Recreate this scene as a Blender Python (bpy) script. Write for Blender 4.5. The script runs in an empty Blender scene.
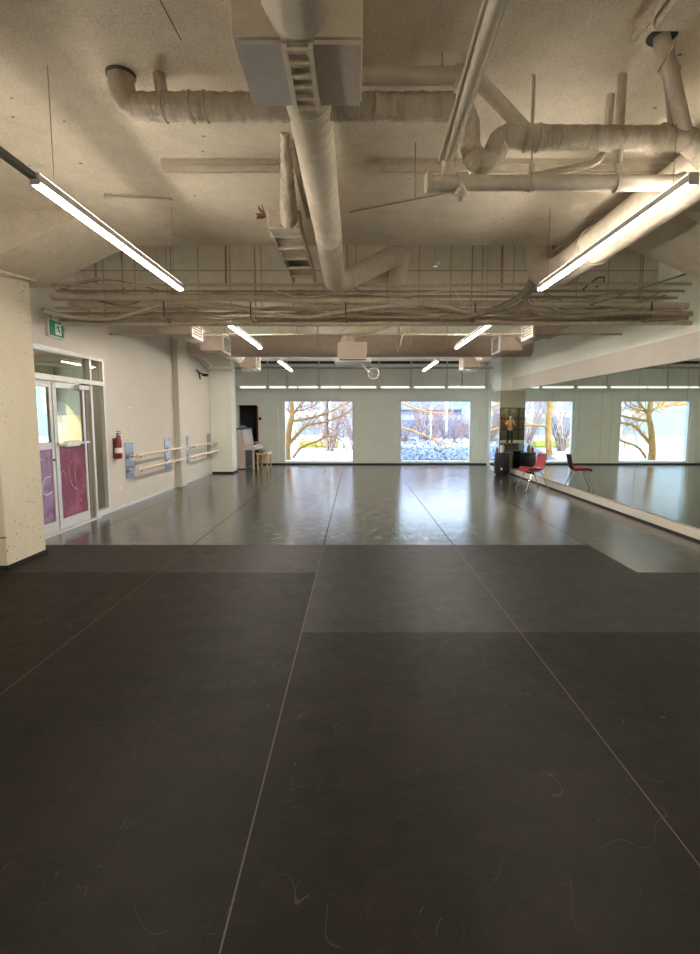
import bpy, math, random
from mathutils import Vector, Matrix
random.seed(7)
scene = bpy.context.scene
COL = scene.collection
V = Vector

# ------------------------------------------------------------------ camera
F, TH, CX, CY, H = 520.0, math.radians(5.93), 356.0, 472.0, 1.6
cs, sn = math.cos(TH), math.sin(TH)
cam = bpy.data.cameras.new('camera'); co = bpy.data.objects.new('camera', cam); COL.objects.link(co)
co.location = (0, 0, H); co.rotation_euler = (math.radians(90) - TH, 0, 0)
cam.sensor_fit = 'AUTO'; cam.sensor_width = 36; cam.lens = F / 954 * 36
cam.shift_x = -(CX - 350) / 954; cam.shift_y = (CY - 477) / 954
cam.clip_start = 0.02; cam.clip_end = 300
scene.camera = co

# a sight line of the survey: where it meets a plane of the room
def _ray(x, y):
    u = (x - CX) / F; v = (CY - y) / F
    return V((u, cs + v * sn, -sn + v * cs))
def atY(x, y, d):
    r = _ray(x, y); return V((0, 0, H)) + r * (d / r.y)
def atZ(x, y, z):
    r = _ray(x, y); return V((0, 0, H)) + r * ((z - H) / r.z)
def atX(x, y, X):
    r = _ray(x, y); return V((0, 0, H)) + r * (X / r.x)

# ------------------------------------------------------------------ materials
class NT:
    def __init__(s, name):
        s.m = bpy.data.materials.new(name); s.m.use_nodes = True
        s.t = s.m.node_tree; s.n = s.t.nodes
        s.b = s.n['Principled BSDF']; s.out = s.n['Material Output']
    def new(s, typ, **kw):
        n = s.n.new(typ)
        for k, v in kw.items(): setattr(n, k, v)
        return n
    def link(s, a, b): s.t.links.new(a, b)
    def coord(s, scale=(1, 1, 1), rot=(0, 0, 0)):
        tc = s.new('ShaderNodeTexCoord'); mp = s.new('ShaderNodeMapping')
        mp.inputs['Scale'].default_value = scale; mp.inputs['Rotation'].default_value = rot
        s.link(tc.outputs['Object'], mp.inputs['Vector']); return mp.outputs['Vector']
    def noise(s, vec, scale, detail=4, rough=.6):
        n = s.new('ShaderNodeTexNoise'); n.inputs['Scale'].default_value = scale
        n.inputs['Detail'].default_value = detail; n.inputs['Roughness'].default_value = rough
        if vec: s.link(vec, n.inputs['Vector'])
        return n.outputs['Fac']
    def ramp(s, fac, stops):
        r = s.new('ShaderNodeValToRGB')
        el = r.color_ramp.elements
        while len(el) < len(stops): el.new(.5)
        for e, (p, c) in zip(el, stops):
            e.position = p; e.color = (*c, 1) if len(c) == 3 else c
        s.link(fac, r.inputs['Fac']); return r.outputs['Color']
    def math(s, op, a, b=None, c=None):
        n = s.new('ShaderNodeMath', operation=op)
        for i, v in enumerate((a, b, c)):
            if v is None: continue
            if isinstance(v, (int, float)): n.inputs[i].default_value = v
            else: s.link(v, n.inputs[i])
        return n.outputs[0]
    def mix(s, fac, a, b):
        n = s.new('ShaderNodeMix', data_type='RGBA')
        if isinstance(fac, (int, float)): n.inputs[0].default_value = fac
        else: s.link(fac, n.inputs[0])
        for i, v in ((6, a), (7, b)):
            if isinstance(v, tuple): n.inputs[i].default_value = (*v[:3], 1)
            else: s.link(v, n.inputs[i])
        return n.outputs[2]
    def bump(s, h, strength=.3, dist=.01):
        n = s.new('ShaderNodeBump'); n.inputs['Strength'].default_value = strength
        n.inputs['Distance'].default_value = dist; s.link(h, n.inputs['Height'])
        s.link(n.outputs[0], s.b.inputs['Normal'])
    def setb(s, **kw):
        for k, v in kw.items():
            i = s.b.inputs[k.replace('_', ' ')]
            if isinstance(v, tuple): i.default_value = (*v[:3], 1)
            elif isinstance(v, (int, float)): i.default_value = v
            else: s.link(v, i)

def mul(c, k): return tuple(min(1, x * k) for x in c)
def plain(name, c, rough=.6, metal=0., var=.12, scale=14, bump=.05, spec=.5):
    t = NT(name); v = t.coord(); n = t.noise(v, scale)
    t.setb(Base_Color=t.ramp(n, [(.3, mul(c, 1 - var)), (.7, mul(c, 1 + var))]), Roughness=rough, Metallic=metal)
    t.b.inputs['Specular IOR Level'].default_value = spec
    if bump: t.bump(t.noise(v, scale * 5), bump, .004)
    return t.m
def concrete(name, c, var=.22, pock=.02, bumps=.55, fine=60, holes=2.6, prot=(0, 0, 0)):
    t = NT(name); v = t.coord()
    big = t.noise(v, .9, 5); mid = t.noise(v, 7, 5); fn = t.noise(v, fine, 2, .8)
    base = t.ramp(t.math('ADD', t.math('MULTIPLY', big, .35), t.math('ADD', t.math('MULTIPLY', mid, .2), t.math('MULTIPLY', fn, .45))),
                  [(.36, mul(c, 1 - var)), (.64, mul(c, 1 + var))])
    vo = t.new('ShaderNodeTexVoronoi', feature='F1', voronoi_dimensions='2D'); vo.inputs['Scale'].default_value = holes; t.link(t.coord(rot=prot), vo.inputs['Vector'])
    hole = t.math('LESS_THAN', vo.outputs['Distance'], t.math('MULTIPLY', pock * holes, t.noise(v, 4, 2)))
    mask = t.math('MULTIPLY', hole, t.math('GREATER_THAN', t.noise(v, 1.7, 2), .5))
    t.setb(Base_Color=t.mix(mask, base, mul(c, .35)), Roughness=.9)
    t.b.inputs['Specular IOR Level'].default_value = .2
    t.bump(t.math('SUBTRACT', t.math('ADD', t.math('MULTIPLY', mid, 1.2), fn), mask), bumps, .012)
    return t.m
def emis(name, c, s):
    t = NT(name); e = t.new('ShaderNodeEmission'); e.inputs[0].default_value = (*c, 1); e.inputs[1].default_value = s
    t.link(e.outputs[0], t.out.inputs[0]); return t.m
def glass(name, tint=(1, 1, 1), refl=1.0, base=.04):
    t = NT(name); tr = t.new('ShaderNodeBsdfTransparent'); tr.inputs[0].default_value = (*tint, 1)
    gl = t.new('ShaderNodeBsdfGlossy'); gl.inputs['Roughness'].default_value = .02
    lw = t.new('ShaderNodeLayerWeight'); lw.inputs[0].default_value = .5
    fr = t.math('ADD', base, t.math('MULTIPLY', t.math('POWER', lw.outputs['Facing'], 5.0), .9))
    mx = t.new('ShaderNodeMixShader'); t.link(t.math('MULTIPLY', fr, refl), mx.inputs[0])
    t.link(tr.outputs[0], mx.inputs[1]); t.link(gl.outputs[0], mx.inputs[2]); t.link(mx.outputs[0], t.out.inputs[0]); return t.m

CEILC = (.74, .66, .52)
M = {}
M['ceiling'] = concrete('ceiling_concrete', CEILC, pock=.019, holes=2.2)
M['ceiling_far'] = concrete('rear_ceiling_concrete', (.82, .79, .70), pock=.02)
M['column'] = concrete('column_concrete', (.66, .60, .47), var=.08, pock=.016, bumps=.25, holes=9, prot=(0, math.radians(90), 0))
M['pipe'] = plain('painted_pipe', (.63, .56, .44), .7, var=.12, bump=.25)
M['pipe_dark'] = plain('painted_conduit', (.40, .345, .26), .7, var=.15, bump=.2)
M['duct'] = plain('painted_duct', (.70, .63, .50), .55, var=.08, bump=.15)
M['duct_far'] = plain('painted_rear_duct', (.60, .50, .42), .55, var=.08)
M['panel_grey'] = plain('galvanised_panel', (.52, .505, .475), .8, 0., var=.05, scale=6, bump=.1)
M['white_metal'] = plain('white_metal', (.80, .79, .74), .4, var=.03, bump=0)
M['alu'] = plain('satin_aluminium', (.72, .71, .69), .38, .35, var=.04, bump=0)
M['wall'] = plain('cream_wall', (.68, .64, .575), .75, var=.03, scale=3, bump=.1)
M['wall_g'] = plain('pale_green_wall', (.86, .89, .80), .75, var=.03, scale=3, bump=.08)
M['wall_top'] = plain('grey_upper_wall', (.88, .88, .80), .8, var=.06, scale=4, bump=.1)
M['dark'] = plain('void_shade', (.06, .058, .055), .8)  # shade of the wall gap and the closet, put into the colour
M['black'] = plain('black_plastic', (.006, .006, .007), .6, bump=.05)
M['rail_dark'] = plain('dark_rail', (.10, .09, .08), .5)
M['led'] = emis('led_diffuser', (1.0, .90, .77), 118.0)
M['up_fill'] = emis('added_uplight', (1.0, .88, .74), 8.5)  # uplight added to brighten the ceiling
M['tube'] = emis('glow_tube', (1.0, .98, .92), 1.1)  # glow added to the white rail tubes to brighten the rear wall
M['green'] = plain('exit_green', (.01, .26, .10), .4, bump=0)
M['pictowhite'] = plain('pictogram_white', (.9, .95, .92), .4, bump=0)
M['red'] = plain('extinguisher_red', (.20, .012, .018), .3, bump=0)
M['chair_red'] = plain('red_moulded_plastic', (.42, .045, .075), .35, var=.05, bump=0)
M['chrome'] = plain('chrome', (.75, .75, .76), .18, 1, var=.02, bump=0)
M['plate'] = plain('brushed_plate', (.40, .45, .50), .22, .85, var=.1, bump=0)
M['barwood'] = plain('pale_barre_wood', (.80, .64, .53), .45, var=.08)
M['benchwood'] = plain('yellow_wood', (.62, .40, .15), .4, var=.12)
M['piano'] = plain('pale_piano_wood', (.62, .52, .45), .35, var=.1)
M['piano_dark'] = plain('dark_piano_wood', (.045, .03, .025), .3)
M['keys'] = plain('ivory_keys', (.85, .82, .74), .3, bump=0)
M['blue'] = plain('blue_cloth', (.12, .28, .50), .8)
M['cable_w'] = plain('white_cable', (.75, .70, .60), .5, bump=0)
M['wood_tan'] = plain('tan_panel', (.66, .50, .29), .6, var=.06, scale=5)
M['olive'] = plain('olive_wall', (.50, .46, .33), .8)
M['pane'] = glass('window_glass', (1, 1, 1), .6)
M['pane_door'] = glass('door_glass', (.82, .84, .80), 1.0)
M['pane_dark'] = glass('dark_glass', (.6, .6, .57), 1.3)
M['bark'] = plain('sunlit_bark', (.36, .19, .055), .9, var=.35, scale=6, bump=.4)
M['twig'] = plain('bare_twig', (.26, .18, .17), .9, var=.3)
M['rock'] = plain('pale_rock', (.22, .23, .26), .9, var=.6, scale=9, bump=.5)
M['hedge'] = plain('low_hedge', (.26, .27, .05), .9, var=.3, scale=20)
M['deck'] = plain('outdoor_paving', (.46, .42, .36), .9, var=.06)
M['skin'] = plain('skin', (.62, .40, .29), .5, var=.05, bump=0)
M['hair'] = plain('dark_hair', (.05, .03, .02), .6, var=.3, scale=40)
M['shirt'] = plain('orange_shirt', (.72, .34, .07), .8, var=.35, scale=25)
M['trouser'] = plain('black_trousers', (.012, .012, .014), .8, bump=.1)

t = NT('mirror_glass'); t.setb(Base_Color=(.80, .86, .80), Metallic=1., Roughness=.004); M['mirror'] = t.m

# door film: magenta, mottled
t = NT('magenta_film'); v = t.coord(); n = t.noise(v, 3, 4)
t.setb(Base_Color=t.ramp(n, [(.32, (.13, .010, .03)), (.55, (.25, .022, .055)), (.75, (.36, .12, .18))]), Roughness=.25); M['film'] = t.m
t = NT('violet_film'); v = t.coord(); n = t.noise(v, 4, 4)
t.setb(Base_Color=t.ramp(n, [(.3, (.18, .06, .15)), (.55, (.33, .20, .36)), (.75, (.30, .08, .15))]), Roughness=.25); M['film2'] = t.m
M['scrawl'] = plain('pink_scrawl', (.75, .35, .42), .5, bump=0)
M['scrawl_b'] = plain('pale_blue_scrawl', (.60, .80, .90), .5, bump=0)

# concrete block bulkhead
t = NT('block_wall'); v = t.coord(rot=(math.radians(90), 0, 0))
br = t.new('ShaderNodeTexBrick'); t.link(v, br.inputs['Vector'])
br.offset = 0.0; br.inputs['Scale'].default_value = 1
br.inputs['Brick Width'].default_value = .47; br.inputs['Row Height'].default_value = .63
br.inputs['Mortar Size'].default_value = .009
br.inputs['Color1'].default_value = (.86, .82, .70, 1); br.inputs['Color2'].default_value = (.92, .88, .76, 1); br.inputs['Mortar'].default_value = (.42, .39, .32, 1)
nn = t.noise(t.coord(), 8, 5)
t.setb(Base_Color=t.mix(.35, br.outputs['Color'], t.ramp(nn, [(.3, (.44, .41, .33)), (.7, (.80, .75, .63))])), Roughness=.9)
t.bump(br.outputs['Fac'], -.4, .01); M['block'] = t.m

# corrugated duct wrap
t = NT('ribbed_duct'); v = t.coord()
wv = t.new('ShaderNodeTexWave', wave_type='BANDS', bands_direction='Y'); wv.inputs['Scale'].default_value = 6.0; wv.inputs['Distortion'].default_value = .4
t.link(v, wv.inputs['Vector'])
t.setb(Base_Color=t.ramp(t.noise(v, 12), [(.3, (.68, .61, .49)), (.7, (.78, .70, .56))]), Roughness=.55)
t.bump(wv.outputs['Fac'], .35, .012); M['ribbed'] = t.m

# crinkled pipe insulation
t = NT('crinkled_wrap'); v = t.coord(scale=(3.2, 1, 1)); n1 = t.noise(v, 5, 6, .7)
t.setb(Base_Color=t.ramp(n1, [(.33, (.42, .36, .28)), (.5, (.62, .55, .43)), (.7, (.72, .64, .51))]), Roughness=.8)
t.bump(n1, .7, .03); M['wrap'] = t.m

# dance floor: vinyl rolls with taped seams, glossier rear field
t = NT('dance_floor_vinyl')
tc = t.new('ShaderNodeTexCoord'); sx = t.new('ShaderNodeSeparateXYZ'); t.link(tc.outputs['Object'], sx.inputs[0])
X_, Y_ = sx.outputs[0], sx.outputs[1]
def band(val, c, w): return t.math('LESS_THAN', t.math('ABSOLUTE', t.math('SUBTRACT', val, c)), w)
def vmax(*a):
    r = a[0]
    for b in a[1:]: r = t.math('MAXIMUM', r, b)
    return r
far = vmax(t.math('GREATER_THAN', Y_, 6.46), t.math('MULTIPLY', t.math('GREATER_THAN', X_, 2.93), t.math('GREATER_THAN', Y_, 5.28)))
seams = vmax(*[band(X_, c, .0030) for c in (-2.07, -.41, 1.235)])
seams_f = vmax(*[band(X_, c, .011) for c in (-3.7, -2.07, -.41, 1.235, 2.93)])
seams_b = vmax(*[band(X_, c, .006) for c in (-3.7, 2.93)], band(Y_, 6.46, .010), t.math('MULTIPLY', band(Y_, 5.28, .010), t.math('GREATER_THAN', X_, -2.07)),
               t.math('MULTIPLY', band(Y_, 3.76, .006), t.math('GREATER_THAN', X_, -.41)))
n_lo = t.noise(tc.outputs['Object'], .55, 4); n_mid = t.noise(tc.outputs['Object'], 5, 6, .7); n_hi = t.noise(tc.outputs['Object'], 90, 3, .8)
def scratch(scale, w, thr, dist=1.5):
    n = t.new('ShaderNodeTexNoise'); n.inputs['Scale'].default_value = scale; n.inputs['Detail'].default_value = 1; n.inputs['Distortion'].default_value = dist
    t.link(tc.outputs['Object'], n.inputs['Vector'])
    line = t.math('LESS_THAN', t.math('ABSOLUTE', t.math('SUBTRACT', n.outputs['Fac'], .5)), w)
    m = t.new('ShaderNodeTexNoise'); m.inputs['Scale'].default_value = scale * 1.9; m.inputs['Detail'].default_value = 1
    t.link(tc.outputs['Object'], m.inputs['Vector'])
    return t.math('MULTIPLY', line, t.math('GREATER_THAN', m.outputs['Fac'], thr))
scr = vmax(scratch(1.3, .0014, .55), scratch(3.1, .0020, .58))
scr_d = scratch(2.2, .005, .66, .6)
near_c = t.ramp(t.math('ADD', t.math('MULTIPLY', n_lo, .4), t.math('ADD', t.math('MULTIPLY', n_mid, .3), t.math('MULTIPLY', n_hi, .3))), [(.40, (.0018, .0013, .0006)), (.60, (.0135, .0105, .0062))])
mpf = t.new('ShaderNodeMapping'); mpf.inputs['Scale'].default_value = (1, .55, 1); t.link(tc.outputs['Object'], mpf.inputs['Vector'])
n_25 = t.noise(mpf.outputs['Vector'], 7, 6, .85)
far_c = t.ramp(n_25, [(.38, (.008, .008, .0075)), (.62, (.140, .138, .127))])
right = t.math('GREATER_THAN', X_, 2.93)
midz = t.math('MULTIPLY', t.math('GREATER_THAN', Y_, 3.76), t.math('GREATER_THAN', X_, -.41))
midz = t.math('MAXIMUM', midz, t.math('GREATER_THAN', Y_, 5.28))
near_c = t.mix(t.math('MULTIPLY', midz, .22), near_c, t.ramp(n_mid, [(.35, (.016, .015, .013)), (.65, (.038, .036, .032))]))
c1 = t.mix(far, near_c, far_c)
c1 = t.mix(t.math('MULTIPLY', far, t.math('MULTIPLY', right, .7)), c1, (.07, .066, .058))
c1 = t.mix(t.math('MULTIPLY', seams_b, .6), c1, (.02, .02, .018))
c1 = t.mix(t.math('MULTIPLY', t.math('MULTIPLY', seams, t.math('LESS_THAN', Y_, 6.46)), .7), c1, (.12, .11, .09))
c1 = t.mix(t.math('MULTIPLY', t.math('MULTIPLY', seams_f, far), .9), c1, (.006, .006, .006))
c1 = t.mix(t.math('MULTIPLY', scr, t.math('ADD', .45, t.math('MULTIPLY', far, .35))), c1, (.07, .066, .058))
c1 = t.mix(t.math('MULTIPLY', scr_d, .6), c1, (.012, .011, .01))
rn = t.math('ADD', t.math('MULTIPLY', n_25, .22), t.math('MULTIPLY', n_lo, .06))
rough = t.math('ADD', t.math('ADD', rn, .38), t.math('ADD', t.math('MULTIPLY', far, -.37), t.math('MULTIPLY', midz, -.03)))
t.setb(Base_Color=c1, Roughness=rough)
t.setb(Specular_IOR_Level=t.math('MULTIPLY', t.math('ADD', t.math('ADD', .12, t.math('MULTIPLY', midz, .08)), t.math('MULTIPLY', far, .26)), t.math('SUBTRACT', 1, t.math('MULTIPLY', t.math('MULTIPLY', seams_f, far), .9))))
mpw = t.new('ShaderNodeMapping'); mpw.inputs['Scale'].default_value = (.8, 1.3, 1); t.link(tc.outputs['Object'], mpw.inputs['Vector'])
n_rip = t.noise(mpw.outputs['Vector'], 3.0, 4, .65)
t.bump(t.math('ADD', t.math('ADD', t.math('MULTIPLY', n_mid, .5), t.math('MULTIPLY', n_hi, .15)), t.math('MULTIPLY', n_rip, .9)), .40, .011)
M['floor'] = t.m

# building facades outside
def facade(name, c, w, h, dark):
    t = NT(name); v = t.coord(rot=(math.radians(90), 0, 0)); br = t.new('ShaderNodeTexBrick'); t.link(v, br.inputs['Vector'])
    br.offset = 0; br.inputs['Scale'].default_value = 1; br.inputs['Brick Width'].default_value = w; br.inputs['Row Height'].default_value = h; br.inputs['Mortar Size'].default_value = .3
    br.inputs['Color1'].default_value = (*dark, 1); br.inputs['Color2'].default_value = (*mul(dark, 1.3), 1); br.inputs['Mortar'].default_value = (*c, 1)
    t.setb(Base_Color=br.outputs['Color'], Roughness=.7); return t.m
M['fac_a'] = facade('pale_facade', (.36, .33, .33), 2.4, 2.0, (.14, .17, .22))
M['fac_b'] = facade('blue_facade', (.20, .24, .36), 3.2, 1.8, (.08, .11, .18))
M['roofblue'] = plain('slate_blue_cladding', (.14, .19, .32), .7)
M['fac_c'] = plain('pale_blue_render', (.24, .30, .33), .8)

# ------------------------------------------------------------------ mesh tools
class MB:
    def __init__(s): s.v = []; s.f = []
    def add(s, vs, fs):
        o = len(s.v); s.v += [V(a) for a in vs]; s.f += [tuple(i + o for i in f) for f in fs]; return s
    def box(s, x0, x1, y0, y1, z0, z1):
        x0, x1 = sorted((x0, x1)); y0, y1 = sorted((y0, y1)); z0, z1 = sorted((z0, z1))
        return s.add([(x0,y0,z0),(x1,y0,z0),(x1,y1,z0),(x0,y1,z0),(x0,y0,z1),(x1,y0,z1),(x1,y1,z1),(x0,y1,z1)],
                     [(0,3,2,1),(4,5,6,7),(0,1,5,4),(1,2,6,5),(2,3,7,6),(3,0,4,7)])
    def prism(s, poly, axis, a, b):
        # poly: 2-D outline; axis 0/1/2 = extrusion axis
        def P(p, d):
            return (d, p[0], p[1]) if axis == 0 else (p[0], d, p[1]) if axis == 1 else (p[0], p[1], d)
        n = len(poly); vs = [P(p, a) for p in poly] + [P(p, b) for p in poly]
        return s.add(vs, [tuple(range(n))[::-1], tuple(range(n, 2 * n))] + [(i, (i + 1) % n, n + (i + 1) % n, n + i) for i in range(n)])
    def sweep(s, pts, r, n=12, cap=True):
        pts = [V(p) for p in pts]
        q = [pts[0]]; rr = [r[0] if hasattr(r, '__len__') else r]
        for i, p in enumerate(pts[1:], 1):
            if (p - q[-1]).length > 1e-5: q.append(p); rr.append(r[i] if hasattr(r, '__len__') else r)
        pts = q; N = len(pts)
        T = []
        for i in range(N):
            a = pts[max(i - 1, 0)]; b = pts[min(i + 1, N - 1)]; T.append((b - a).normalized())
        u = T[0].orthogonal().normalized(); vs = []
        for i in range(N):
            u = (u - T[i] * u.dot(T[i])).normalized(); w = T[i].cross(u)
            for k in range(n):
                a = 2 * math.pi * k / n; vs.append(pts[i] + (u * math.cos(a) + w * math.sin(a)) * rr[i])
        fs = [(i*n+k, i*n+(k+1)%n, (i+1)*n+(k+1)%n, (i+1)*n+k) for i in range(N-1) for k in range(n)]
        if cap: fs += [tuple(range(n))[::-1], tuple((N-1)*n + k for k in range(n))]
        return s.add(vs, fs)
    def tube(s, a, b, r, n=12): return s.sweep([a, b], r, n)
    def lathe(s, c, prof, axis=(0, 0, 1), n=20):
        ax = V(axis).normalized(); c = V(c)
        pts = [c + ax * h for r, h in prof]
        u = ax.orthogonal().normalized(); w = ax.cross(u); vs = []
        for (r, h), p in zip(prof, pts):
            for k in range(n):
                a = 2 * math.pi * k / n; vs.append(p + (u * math.cos(a) + w * math.sin(a)) * max(r, 1e-4))
        N = len(prof)
        fs = [(i*n+k, i*n+(k+1)%n, (i+1)*n+(k+1)%n, (i+1)*n+k) for i in range(N-1) for k in range(n)]
        return s.add(vs, fs + [tuple(range(n))[::-1], tuple((N-1)*n + k for k in range(n))])
def fillet(pts, rad, seg=6):
    pts = [V(p) for p in pts]; out = [pts[0]]
    for i in range(1, len(pts) - 1):
        a, b, c = pts[i-1], pts[i], pts[i+1]; d1 = (a - b); d2 = (c - b)
        k = min(rad, d1.length * .48, d2.length * .48); p = b + d1.normalized() * k; q = b + d2.normalized() * k
        for j in range(seg + 1):
            s = j / seg; out.append(p * (1-s)**2 + b * 2*s*(1-s) + q * s*s)
    out.append(pts[-1]); return out
def dense(pts, step):
    out = [V(pts[0])]
    for a, b in zip(pts, pts[1:]):
        a, b = V(a), V(b); n = max(1, int((b - a).length / step))
        out += [a.lerp(b, k / n) for k in range(1, n + 1)]
    return out
def spline(pts, n=8):
    pts = [V(p) for p in pts]; P = [pts[0]] + pts + [pts[-1]]; out = []
    for i in range(1, len(P) - 2):
        a, b, c, d = P[i-1], P[i], P[i+1], P[i+2]
        for k in range(n):
            t_ = k / n
            out.append(.5 * ((2*b) + (c-a)*t_ + (2*a-5*b+4*c-d)*t_*t_ + (3*b-a-3*c+d)*t_**3))
    out.append(pts[-1]); return out

def wloc(o):
    p = V((0, 0, 0))
    while o: p += o.location; o = o.parent
    return p
def link(name, mb, mat, parent=None, base=None, bevel=0, angle=40):
    me = bpy.data.meshes.new(name)
    if parent is not None: off = wloc(parent)
    elif base is not None: off = V(base)
    else:
        xs = [p.x for p in mb.v]; ys = [p.y for p in mb.v]; zs = [p.z for p in mb.v]
        off = V(((min(xs)+max(xs))/2, (min(ys)+max(ys))/2, min(zs)))
    me.from_pydata([tuple(p - off) for p in mb.v], [], mb.f); me.update()
    me.polygons.foreach_set('use_smooth', [True] * len(me.polygons)); me.set_sharp_from_angle(angle=math.radians(angle))
    me.materials.append(M[mat] if isinstance(mat, str) else mat)
    o = bpy.data.objects.new(name, me); COL.objects.link(o)
    if parent is not None: o.parent = parent
    else: o.location = off
    if bevel:
        b = o.modifiers.new('bevel', 'BEVEL'); b.width = bevel; b.segments = 2; b.limit_method = 'ANGLE'
    return o
def tag(o, label, cat, group=None, kind=None):
    o['label'] = label; o['category'] = cat
    if group: o['group'] = group
    if kind: o['kind'] = kind
    return o
def thing(name, label, cat, loc=(0, 0, 0), group=None):
    o = bpy.data.objects.new(name, None); COL.objects.link(o); o.location = loc; o.empty_display_size = .1
    return tag(o, label, cat, group)
def solo(name, mb, mat, label, cat, group=None, bevel=0, kind=None):
    return tag(link(name, mb, mat, bevel=bevel), label, cat, group, kind)
def struct(name, mb, mat, parent=None, label=None, world=True, bevel=0):
    o = link(name, mb, mat, parent, base=(0, 0, 0) if parent is None and world else None, bevel=bevel)
    if parent is None: o['kind'] = 'structure'
    if label: o['label'] = label
    return o
def copy_tree(o, parent=None):
    c = o.copy(); COL.objects.link(c); c.parent = parent
    for ch in list(o.children): copy_tree(ch, c)
    return c

# ------------------------------------------------------------------ room shell
XL, XR, YF, YB = -4.18, 4.5, -3.2, 17.9
ZS, ZR, YE = 3.6, 4.2, 6.3        # front slab, raised rear ceiling, edge between them
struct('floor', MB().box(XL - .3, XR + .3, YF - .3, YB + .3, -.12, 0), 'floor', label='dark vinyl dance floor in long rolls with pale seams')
struct('ceiling', MB().box(XL - .3, XR + .3, YF - .3, YE, ZS, ZR + .3), 'ceiling', label='rough painted concrete ceiling slab over the front of the room')
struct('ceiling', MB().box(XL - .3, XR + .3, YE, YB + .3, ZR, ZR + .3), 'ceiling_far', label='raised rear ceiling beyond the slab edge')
bulk = MB().box(XL, XR, 8.0, 8.1, 3.08, ZR)
struct('trim_1', bulk, 'block', label='grey block bulkhead behind the pipe bundle')

# wall_left with the storefront opening
D0, D1, DT = 6.25, 8.72, 2.57
w = MB()
w.box(XL - .3, XL, YF - .3, D0, 0, ZR); w.box(XL - .3, XL, D1, YB + .3, 0, ZR); w.box(XL - .3, XL, D0, D1, DT, ZR)
struct('wall_left', w, 'wall', label='cream painted left wall')
struct('wall_right', MB().box(XR, XR + .3, YF - .3, YB + .3, 0, ZR), 'wall_g', label='pale right wall that carries the mirrors')
# wall_back with two windows and a closet opening
WL = (-2.49, -.07, .06, 2.21); WR = (1.50, 3.97, .06, 2.21); CL = (-4.03, -3.38, 0, 2.04)
def wall_holes(x0, x1, z0, z1, y0, y1, holes):
    w = MB(); x = x0
    for h in sorted(holes):
        if h[0] > x: w.box(x, h[0], y0, y1, z0, z1)
        if h[2] > z0: w.box(h[0], h[1], y0, y1, z0, h[2])
        if h[3] < z1: w.box(h[0], h[1], y0, y1, h[3], z1)
        x = h[1]
    w.box(x, x1, y0, y1, z0, z1); return w
struct('wall_back', wall_holes(XL - .3, XR + .3, 0, 2.66, YB, YB + .25, [WL, WR, CL]), 'wall_g', label='pale grey green rear wall with two square windows')
struct('wall_back', MB().box(XL - .3, XR + .3, YB - .06, YB + .25, 2.66, 3.42), 'wall_top', label='grey upper band of the rear wall above the white rail')
struct('wall_back', MB().box(XL - .3, XR + .3, YB + .12, YB + .3, 3.42, ZR), 'dark', label='wall coloured dark for the shade in the gap above the rear wall')  # shade in the gap given as a dark wall colour
struct('closet_shell', MB().box(-4.2, -3.3, YB + .9, YB + 1.0, -.1, 2.2).box(-4.25, -4.15, YB + .25, YB + 1, -.1, 2.2).box(-3.3, -3.2, YB + .25, YB + 1, -.1, 2.2)
       .box(-4.25, -3.2, YB + .25, YB + 1, 2.1, 2.2).box(-4.25, -3.2, YB + .25, YB + 1, -.1, 0), 'dark', label='closet with its shade put into dark walls, behind the rear wall opening')  # darkness inside the closet comes from the wall colour
# wall behind the camera with a gridded window
GW = (-2.6, -.14, .2, 2.25)
struct('wall_front', wall_holes(XL - .3, XR + .3, 0, ZS, YF - .25, YF, [GW]), 'wall', label='cream wall at the front end of the room')
for n_, (y0, y1, h) in enumerate(((D1 + .02, 11.98, .045), (12.35, 15.0, .045))):
    struct('baseboard_left', MB().box(XL, XL + .012, y0, y1, 0, h), 'alu', label='thin grey baseboard')
struct('baseboard_back', MB().box(-3.38, XR, YB - .015, YB, 0, .045), 'black', label='black baseboard under the windows')
# recessed window surrounds on the rear wall
for (a, b, z0, z1) in (WL, WR):
    c = MB()
    for xx in (a - .20, b + .28): c.box(xx - .03, xx + .03, YB - .03, YB, .065, 2.45)
    c.box(a - .23, b + .31, YB - .03, YB, 2.42, 2.48)
    struct('trim_2', c, 'wall_g', label='slim raised trim round a rear window')
# columns
def column(name, x0, x1, y0, y1, z1, mat, label):
    struct(name, MB().box(x0, x1, y0, y1, 0, z1), mat, label=label, bevel=.012)
column('column', XL - .05, -3.68, 5.36, 6.05, ZS, 'column', 'square concrete column with pitted cream paint')
struct('trim_3', MB().box(XL, -3.672, 5.35, 6.06, 0, .05), 'black', label='black base strip round the front left column')
column('column', XL, -4.04, 11.98, 12.35, ZR, 'wall', 'shallow painted pilaster between the two barres')
column('column', XL, -3.57, 15.0, 15.55, ZR, 'wall_g', 'rear left painted column')
column('column', 4.14, XR, 15.0, 16.0, ZR, 'wall_g', 'rear right painted column faced with mirror')
struct('trim_3', MB().box(XL, -3.56, 14.99, 15.56, 0, .05), 'black', label='black base strip round the rear left column')
struct('trim_4', MB().box(XL, XR, 15.05, 15.5, 3.26, ZR), 'wall_top', label='cross beam on the rear columns')
# sloped beam ends at the front columns
struct('trim_5', MB().prism([(XL, 3.12), (-3.66, 3.12), (-2.62, ZS), (XL, ZS)], 1, 5.3, YE), 'ceiling', label='sloped concrete haunch over the front left column')
struct('trim_5', MB().prism([(XR, 3.10), (4.25, 3.12), (3.10, ZS), (XR, ZS)], 1, 5.3, YE), 'ceiling', label='sloped concrete haunch at the right wall')
# wall band lit by the LED rows, put in as a cream strip above the mirrors
struct('lit_band', MB().box(4.46, XR, 2.5, 15.0, 2.375, 2.72), 'wall', label='cream strip standing for the lit band above the mirrors')
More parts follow.
